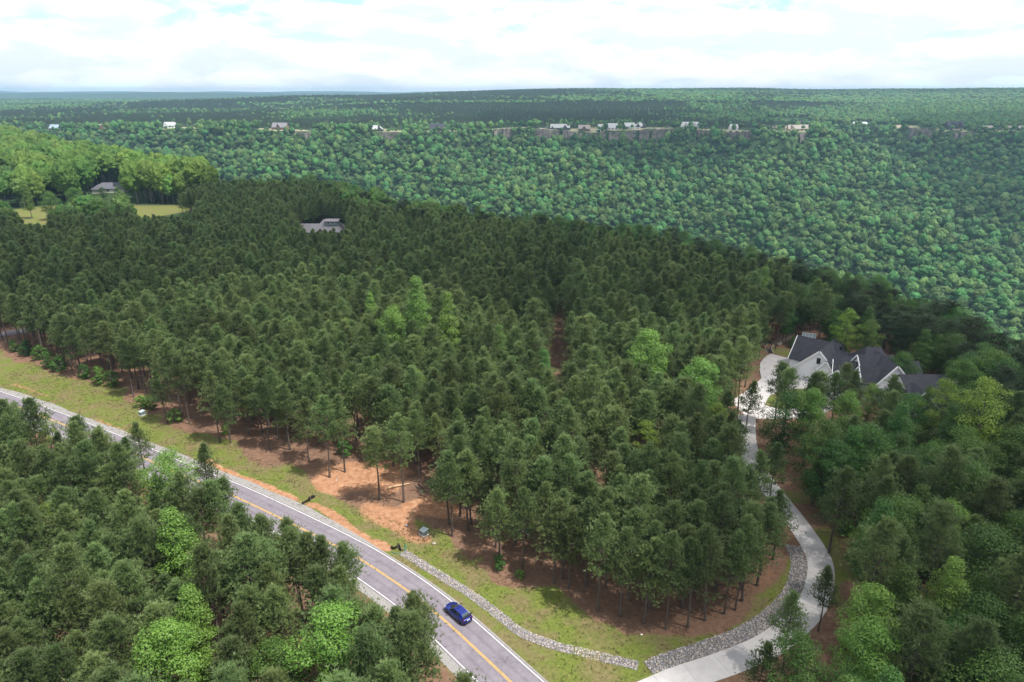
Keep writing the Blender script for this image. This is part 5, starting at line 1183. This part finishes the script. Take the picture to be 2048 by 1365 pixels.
for (q0, q1, w, mt, lb) in [((830, 972), (845, 988), .13, 'bark_grey', 'thick grey log of the brush pile behind the split log'), ((836, 970), (847, 980), .1, 'bark', 'dark upper log resting across the brush pile'), ((849, 981), (862, 984), .09, 'dead_wood', 'pale stick lying beside the brush pile'),
                            ((672, 965), (675, 952), .06, 'dead_wood', 'thin bleached stick at the dirt patch below the pines'), ((776, 973), (766, 972), .05, 'bark', 'short dark stick beside the split log')]:
    a, b = Vector(G(*q0)), Vector(G(*q1)); m_ = (a + b) / 2
    t = empty('fallen_log', m_); up = Vector((0, 0, w + (.22 if 'upper' in lb else 0)))
    MB().tube([a - m_ + up, up + Vector((.03, .05, .03)), b - m_ + up], [w, w * .9, w * .65], 7).build('trunk', M[mt], t, True)
    MB().tube([up + Vector((0, 0, 0)), up + (b - m_) * .4 + Vector((.3, .2, .35))], [w * .4, w * .12], 5).build('branch_stub', M[mt], t)
    tag(t, lb, 'log')
def stone(loc, s, seed, label, m_='stone_tan'):
    bm = bmesh.new(); bmesh.ops.create_icosphere(bm, subdivisions=2, radius=s); r_ = random.Random(seed)
    for v in bm.verts: v.co *= r_.uniform(.85, 1.12); v.co.z *= .55
    me = bpy.data.meshes.new('stone'); bm.to_mesh(me); bm.free(); me.materials.append(M[m_]); o = bpy.data.objects.new('stone', me); COL.objects.link(o); o.location = loc; tag(o, label, 'stone')
x_, y_, _ = G(868, 1088); stone((x_, y_, .08), .3, 1, 'flat pale stone on the verge below the utility cabinet')
x_, y_, _ = G(813, 1052); stone((x_, y_, .06), .26, 2, 'dark grey stone in a grass patch by the bare dirt', 'stone')
x_, y_, _ = G(1283, 1270); stone((x_, y_, .05), .14, 3, 'small white stone at the corner of the pine straw', 'trim')
mk = empty('marker_post', (*G(1143, 1348)[:2], 0)); tag(mk, 'thin dark marker stake in the grass beside the ditch end', 'stake')
MB().box((0, 0, .35), (.05, .05, .8)).build('stake', M['dark_metal'], mk)
mk = empty('survey_flag', (*G(158, 775)[:2], 0)); tag(mk, 'small pale survey flag standing in the verge grass', 'flag')
MB().tube([(0, 0, 0), (0, 0, .7)], .015, 5).build('wire', M['dark_metal'], mk); MB().box((.13, 0, .62), (.25, .01, .16)).build('flag', M['trim'], mk)

# ------------------------------------------------------------------ blue hatchback
M['car_blue'] = mat('metallic_blue_paint', (.006, .018, .19), .34, .5, metal=.3, coat=.5); M['tyre'] = mat('tyre_rubber', (.018, .018, .018), .85, .2); M['rim'] = mat('dark_rim', (.05, .05, .055), .35, .5, metal=.8)
M['car_black'] = mat('gloss_black', (.012, .012, .014), .3, .5); M['lamp_red'] = mat('red_lens', (.16, .008, .010), .2, .5); M['lamp_clear'] = mat('clear_lens', (.25, .27, .30), .12, .5); M['car_glass'] = mat('tinted_glass', (.015, .02, .024), .05, .6)
M['rear_glass'] = mat('rear_glass', (.05, .08, .085), .06, .7)
def car(loc, rz):
    t = empty('blue_hatchback', loc, rz); tag(t, 'dark blue hatchback with black rear wing driving in the road lane', 'car')
    # lower body: stations along x (front +), half-section as (y, z)
    st_ = [(-2.26, .70, .36, .86), (-2.18, .82, .28, .95), (-1.95, .89, .22, 1.02), (-1.35, .93, .20, .99), (-.6, .925, .20, .955), (.3, .92, .20, .93), (.95, .92, .20, .91), (1.5, .92, .21, .82), (1.9, .87, .23, .74), (2.15, .76, .27, .66), (2.28, .56, .34, .56)]
    prof = [(0.0, 0), (.8, 0), (.97, .12), (1.0, .35), (1.0, .62), (.96, .85), (.88, .97), (.5, 1.015), (0, 1.03)]
    V, F = [], []
    for (x, hw, z0, z1) in st_:
        ring = [(x, hw * a, z0 + (z1 - z0) * b) for a, b in prof] + [(x, -hw * a, z0 + (z1 - z0) * b) for a, b in prof[-2:0:-1]]
        V += ring
    n = len(prof) * 2 - 2
    for i in range(len(st_) - 1):
        for k in range(n): F.append((i * n + k, i * n + (k + 1) % n, (i + 1) * n + (k + 1) % n, (i + 1) * n + k))
    F.append(tuple(range(n))); F.append(tuple((len(st_) - 1) * n + k for k in range(n))[::-1])
    body = MB().add(V, F).build('body', M['car_blue'], t, True); m = body.modifiers.new('sub', 'SUBSURF'); m.levels = m.render_levels = 1
    # greenhouse
    bl = [(.98, .72, .93), (.30, .80, .95), (-.55, .81, .965), (-1.35, .79, .99), (-1.98, .66, 1.02)]; rf = [(.22, .52, 1.385), (0, .57, 1.41), (-.55, .58, 1.425), (-1.05, .56, 1.405), (-1.45, .48, 1.36)]
    V = []
    for (a, b, c), (d, e, f) in zip(bl, rf): V += [(a, b, c), (d, e, f), (d, -e, f), (a, -b, c)]
    def quad(name, ids, m_, inset=0.0):
        vs = [Vector(V[i]) for i in ids]; c_ = sum(vs, Vector()) / 4; vs = [v.lerp(c_, inset) for v in vs]; return MB().slab(vs, .03).build(name, M[m_], t)
    mb = MB(); mb.add(V, [(0, 1, 2, 3)] + [(i * 4 + 1, i * 4 + 5, i * 4 + 6, i * 4 + 2) for i in range(4)] + [(i * 4, i * 4 + 4, i * 4 + 5, i * 4 + 1) for i in range(4)] + [(i * 4 + 2, i * 4 + 6, i * 4 + 7, i * 4 + 3) for i in range(4)] + [(16, 19, 18, 17)])
    mb.build('cabin', M['car_blue'], t)
    def pane(name, pts, m_, lift=.012, k=.06):
        vs = [Vector(p) for p in pts]; c_ = sum(vs, Vector()) / len(vs); nr_ = (vs[1] - vs[0]).cross(vs[2] - vs[0]).normalized()
        if nr_.dot(c_ - Vector((-.5, 0, 1.0))) < 0: nr_ = -nr_
        vs = [v.lerp(c_, k) + nr_ * lift for v in vs]; MB().add(vs, [tuple(range(len(vs)))]).build(name, M[m_], t)
    pane('windscreen', [V[0], V[1], V[2], V[3]], 'car_glass', k=.05)
    pane('rear_window', [V[16], V[17], V[18], V[19]], 'rear_glass', k=.13)
    for s in (0, 1):
        g_ = (lambda i: (V[i * 4], V[i * 4 + 1])) if s == 0 else (lambda i: (V[i * 4 + 3], V[i * 4 + 2]))
        for i in range(3): pane('side_window', [g_(i)[0], g_(i + 1)[0], g_(i + 1)[1], g_(i)[1]], 'car_glass', k=.05)
        sy = 1 if s == 0 else -1
        mr_ = bevel(MB().box((.62, sy * 1.0, 1.0), (.18, .2, .14)).build('mirror', M['car_black'], t), .03)
        for x in (-.1, -1.0): MB().box((x, sy * .935, .80), (.2, .03, .035)).build('door_handle', M['car_black'], t)
        MB().box((-.1, sy * .905, .25), (2.5, .07, .12)).build('side_skirt', M['car_black'], t)
        for x in (1.38, -1.34):
            w_ = empty('wheel', (x, sy * .82, .325)); w_.parent = t
            MB().tube([(0, -.12, 0), (0, -.09, 0), (0, .09, 0), (0, .12, 0)], [.27, .325, .325, .27], 20).build('tyre', M['tyre'], w_, True)
            MB().tube([(0, sy * .10, 0), (0, sy * .128, 0)], .22, 14).build('rim', M['rim'], w_)
            arch = MB()
            for k in range(9):
                a0 = math.pi * k / 9; a1 = math.pi * (k + 1) / 9
                arch.bar((x + .385 * math.cos(a0), sy * .925, .33 + .385 * math.sin(a0)), (x + .385 * math.cos(a1), sy * .925, .33 + .385 * math.sin(a1)), .05, .05)
            arch.build('wheel_arch', M['car_black'], t)
        bevel(MB().box((1.98, sy * .66, .66), (.34, .32, .1), Matrix.Rotation(-sy * R(28), 3, 'Z')).build('headlight', M['lamp_clear'], t), .03)
        bevel(MB().box((-2.16, sy * .66, .87), (.16, .34, .12), Matrix.Rotation(sy * R(18), 3, 'Z')).build('taillight', M['lamp_red'], t), .02)
        MB().box((-2.0, sy * .62, 1.17), (.22, .04, .3)).build('wing_mount', M['car_black'], t)
    bevel(MB().box((-2.06, 0, 1.31), (.30, 1.62, .045), Matrix.Rotation(R(-6), 3, 'Y')).build('rear_wing', M['car_black'], t), .015)
    MB().box((-2.29, 0, .78), (.02, .5, .13)).build('licence_plate', M['trim'], t)
    MB().box((-2.24, 0, .33), (.14, 1.3, .18)).build('rear_diffuser', M['car_black'], t); MB().box((2.2, 0, .38), (.12, 1.0, .2)).build('grille', M['car_black'], t)
    MB().box((1.15, 0, .955), (.5, .5, .03)).build('bonnet_scoop', M['car_black'], t)
    return t
i_ = int(np.argmin(np.hypot(*(ROAD - np.array((-9.2, 73.2))).T))); tg = ROAD[i_ + 1] - ROAD[i_ - 1]; nn_ = normals2(ROAD)[i_]
cp = ROAD[i_] + nn_ * 1.95
car((cp[0], cp[1], .032), math.atan2(tg[1], tg[0]))

# ------------------------------------------------------------------ cumulus overhead, whose shade lies over parts of the wood
cm = bpy.data.materials.new('cloud_white'); cm.use_nodes = True; N, L = cm.node_tree.nodes, cm.node_tree.links
tb = N.new('ShaderNodeBsdfTranslucent'); tb.inputs[0].default_value = (.95, .95, .95, 1); tp = N.new('ShaderNodeBsdfTransparent'); mx = N.new('ShaderNodeMixShader'); mx.inputs[0].default_value = .55
L.new(tb.outputs[0], mx.inputs[1]); L.new(tp.outputs[0], mx.inputs[2]); L.new(mx.outputs[0], N['Material Output'].inputs[0])
def cloud(foot, alt, thick, seed, gz_=10.0):
    """foot: outline of the shade on the ground (z = gz_); the cloud hangs up-sun of it"""
    c0 = np.mean(np.array(foot), 0); poly = [tuple(np.array(p) - c0) for p in foot]; na, nr_ = 72, 9; rr = []
    for k in range(na):
        a = 2 * math.pi * k / na; d = np.array((math.cos(a), math.sin(a))); best = 1.0
        for p, q in zip(poly, poly[1:] + poly[:1]):
            p, q = np.array(p), np.array(q); e = q - p; det = d[0] * -e[1] + d[1] * e[0]
            if abs(det) < 1e-9: continue
            tt = (p[0] * -e[1] + p[1] * e[0]) / det; s = (d[0] * p[1] - d[1] * p[0]) / det
            if tt > 0 and 0 <= s <= 1: best = max(best, tt)
        rr.append(best)
    V = [(0, 0, thick), (0, 0, 0)]; F = []
    for j in range(1, nr_ + 1):
        f = j / nr_
        for k in range(na):
            a = 2 * math.pi * k / na; r = rr[k] * f * (1 + .05 * math.sin(5 * a + seed) * f); x, y = r * math.cos(a), r * math.sin(a)
            lump = .75 + .5 * float(vnoise(x, y, max(40, thick), seed))
            V.append((x, y, thick * math.sqrt(max(0, 1 - f * f)) * lump)); V.append((x, y, -thick * .12 * (1 - f) * lump if f < 1 else 0))
    I = lambda j, k, b: 2 + ((j - 1) * na + k % na) * 2 + b
    for k in range(na):
        F.append((0, I(1, k, 0), I(1, k + 1, 0))); F.append((1, I(1, k + 1, 1), I(1, k, 1)))
        for j in range(1, nr_): F.append((I(j, k, 0), I(j + 1, k, 0), I(j + 1, k + 1, 0), I(j, k + 1, 0))); F.append((I(j, k, 1), I(j, k + 1, 1), I(j + 1, k + 1, 1), I(j + 1, k, 1)))
    off = sdir * ((alt - gz_) / sdir.z)
    o = MB().add(V, F).build('cloud', cm, None, True); o.location = (c0[0] + off.x, c0[1] + off.y, alt); tag(o, kind='structure')
gp = lambda L_, z=10: [G(*p, z)[:2] for p in L_]
cloud(gp([(-250, 640), (200, 645), (330, 590), (560, 562), (780, 556), (900, 585), (1000, 640), (1150, 650), (1200, 418), (1000, 404), (780, 384), (640, 352), (430, 364), (380, 428), (0, 446), (-250, 450)]), 620, 90, 1)
cloud(gp([(1020, 650), (1300, 655), (1560, 625), (1640, 640), (1780, 690), (1920, 760), (2060, 880), (2400, 960), (2300, 740), (2040, 640), (1900, 570), (1800, 530), (1600, 492), (1400, 455), (1150, 405)]), 650, 90, 2)
cloud(gp([(900, 285), (1200, 285), (1480, 282), (1560, 310), (1440, 345), (1150, 340), (950, 315)], -60), 900, 150, 3, -60)
cloud(gp([(1720, 290), (2200, 285), (2250, 380), (1950, 385), (1780, 335)], -60), 880, 120, 4, -60)
cloud(gp([(1760, 815), (1720, 900), (1730, 1000), (1790, 1080), (1770, 1200), (1730, 1390), (2350, 1400), (2350, 860), (1950, 785)]), 640, 80, 7)  # unseen extra cloud, added to darken the wood right of the drive
cloud([(200, 3300), (1200, 2900), (2800, 2900), (3400, 3800), (1500, 4300), (300, 4000)], 1100, 260, 5, 60)
cloud([(-2200, 3300), (-1300, 2900), (-500, 3300), (-700, 4000), (-2000, 4000)], 1100, 240, 6, 10)

# ------------------------------------------------------------------ air
hz = bpy.data.materials.new('haze_air'); hz.use_nodes = True; N = hz.node_tree.nodes; N.clear()
out = N.new('ShaderNodeOutputMaterial'); pv = N.new('ShaderNodeVolumePrincipled'); pv.inputs['Color'].default_value = (.46, .74, 1.0, 1); pv.inputs['Density'].default_value = .00010
pv.inputs['Anisotropy'].default_value = .25
hz.node_tree.links.new(pv.outputs[0], out.inputs['Volume'])
o = MB().box((0, 5600, -35), (25800, 14400, 340)).build('haze', hz); tag(o, kind='stuff')
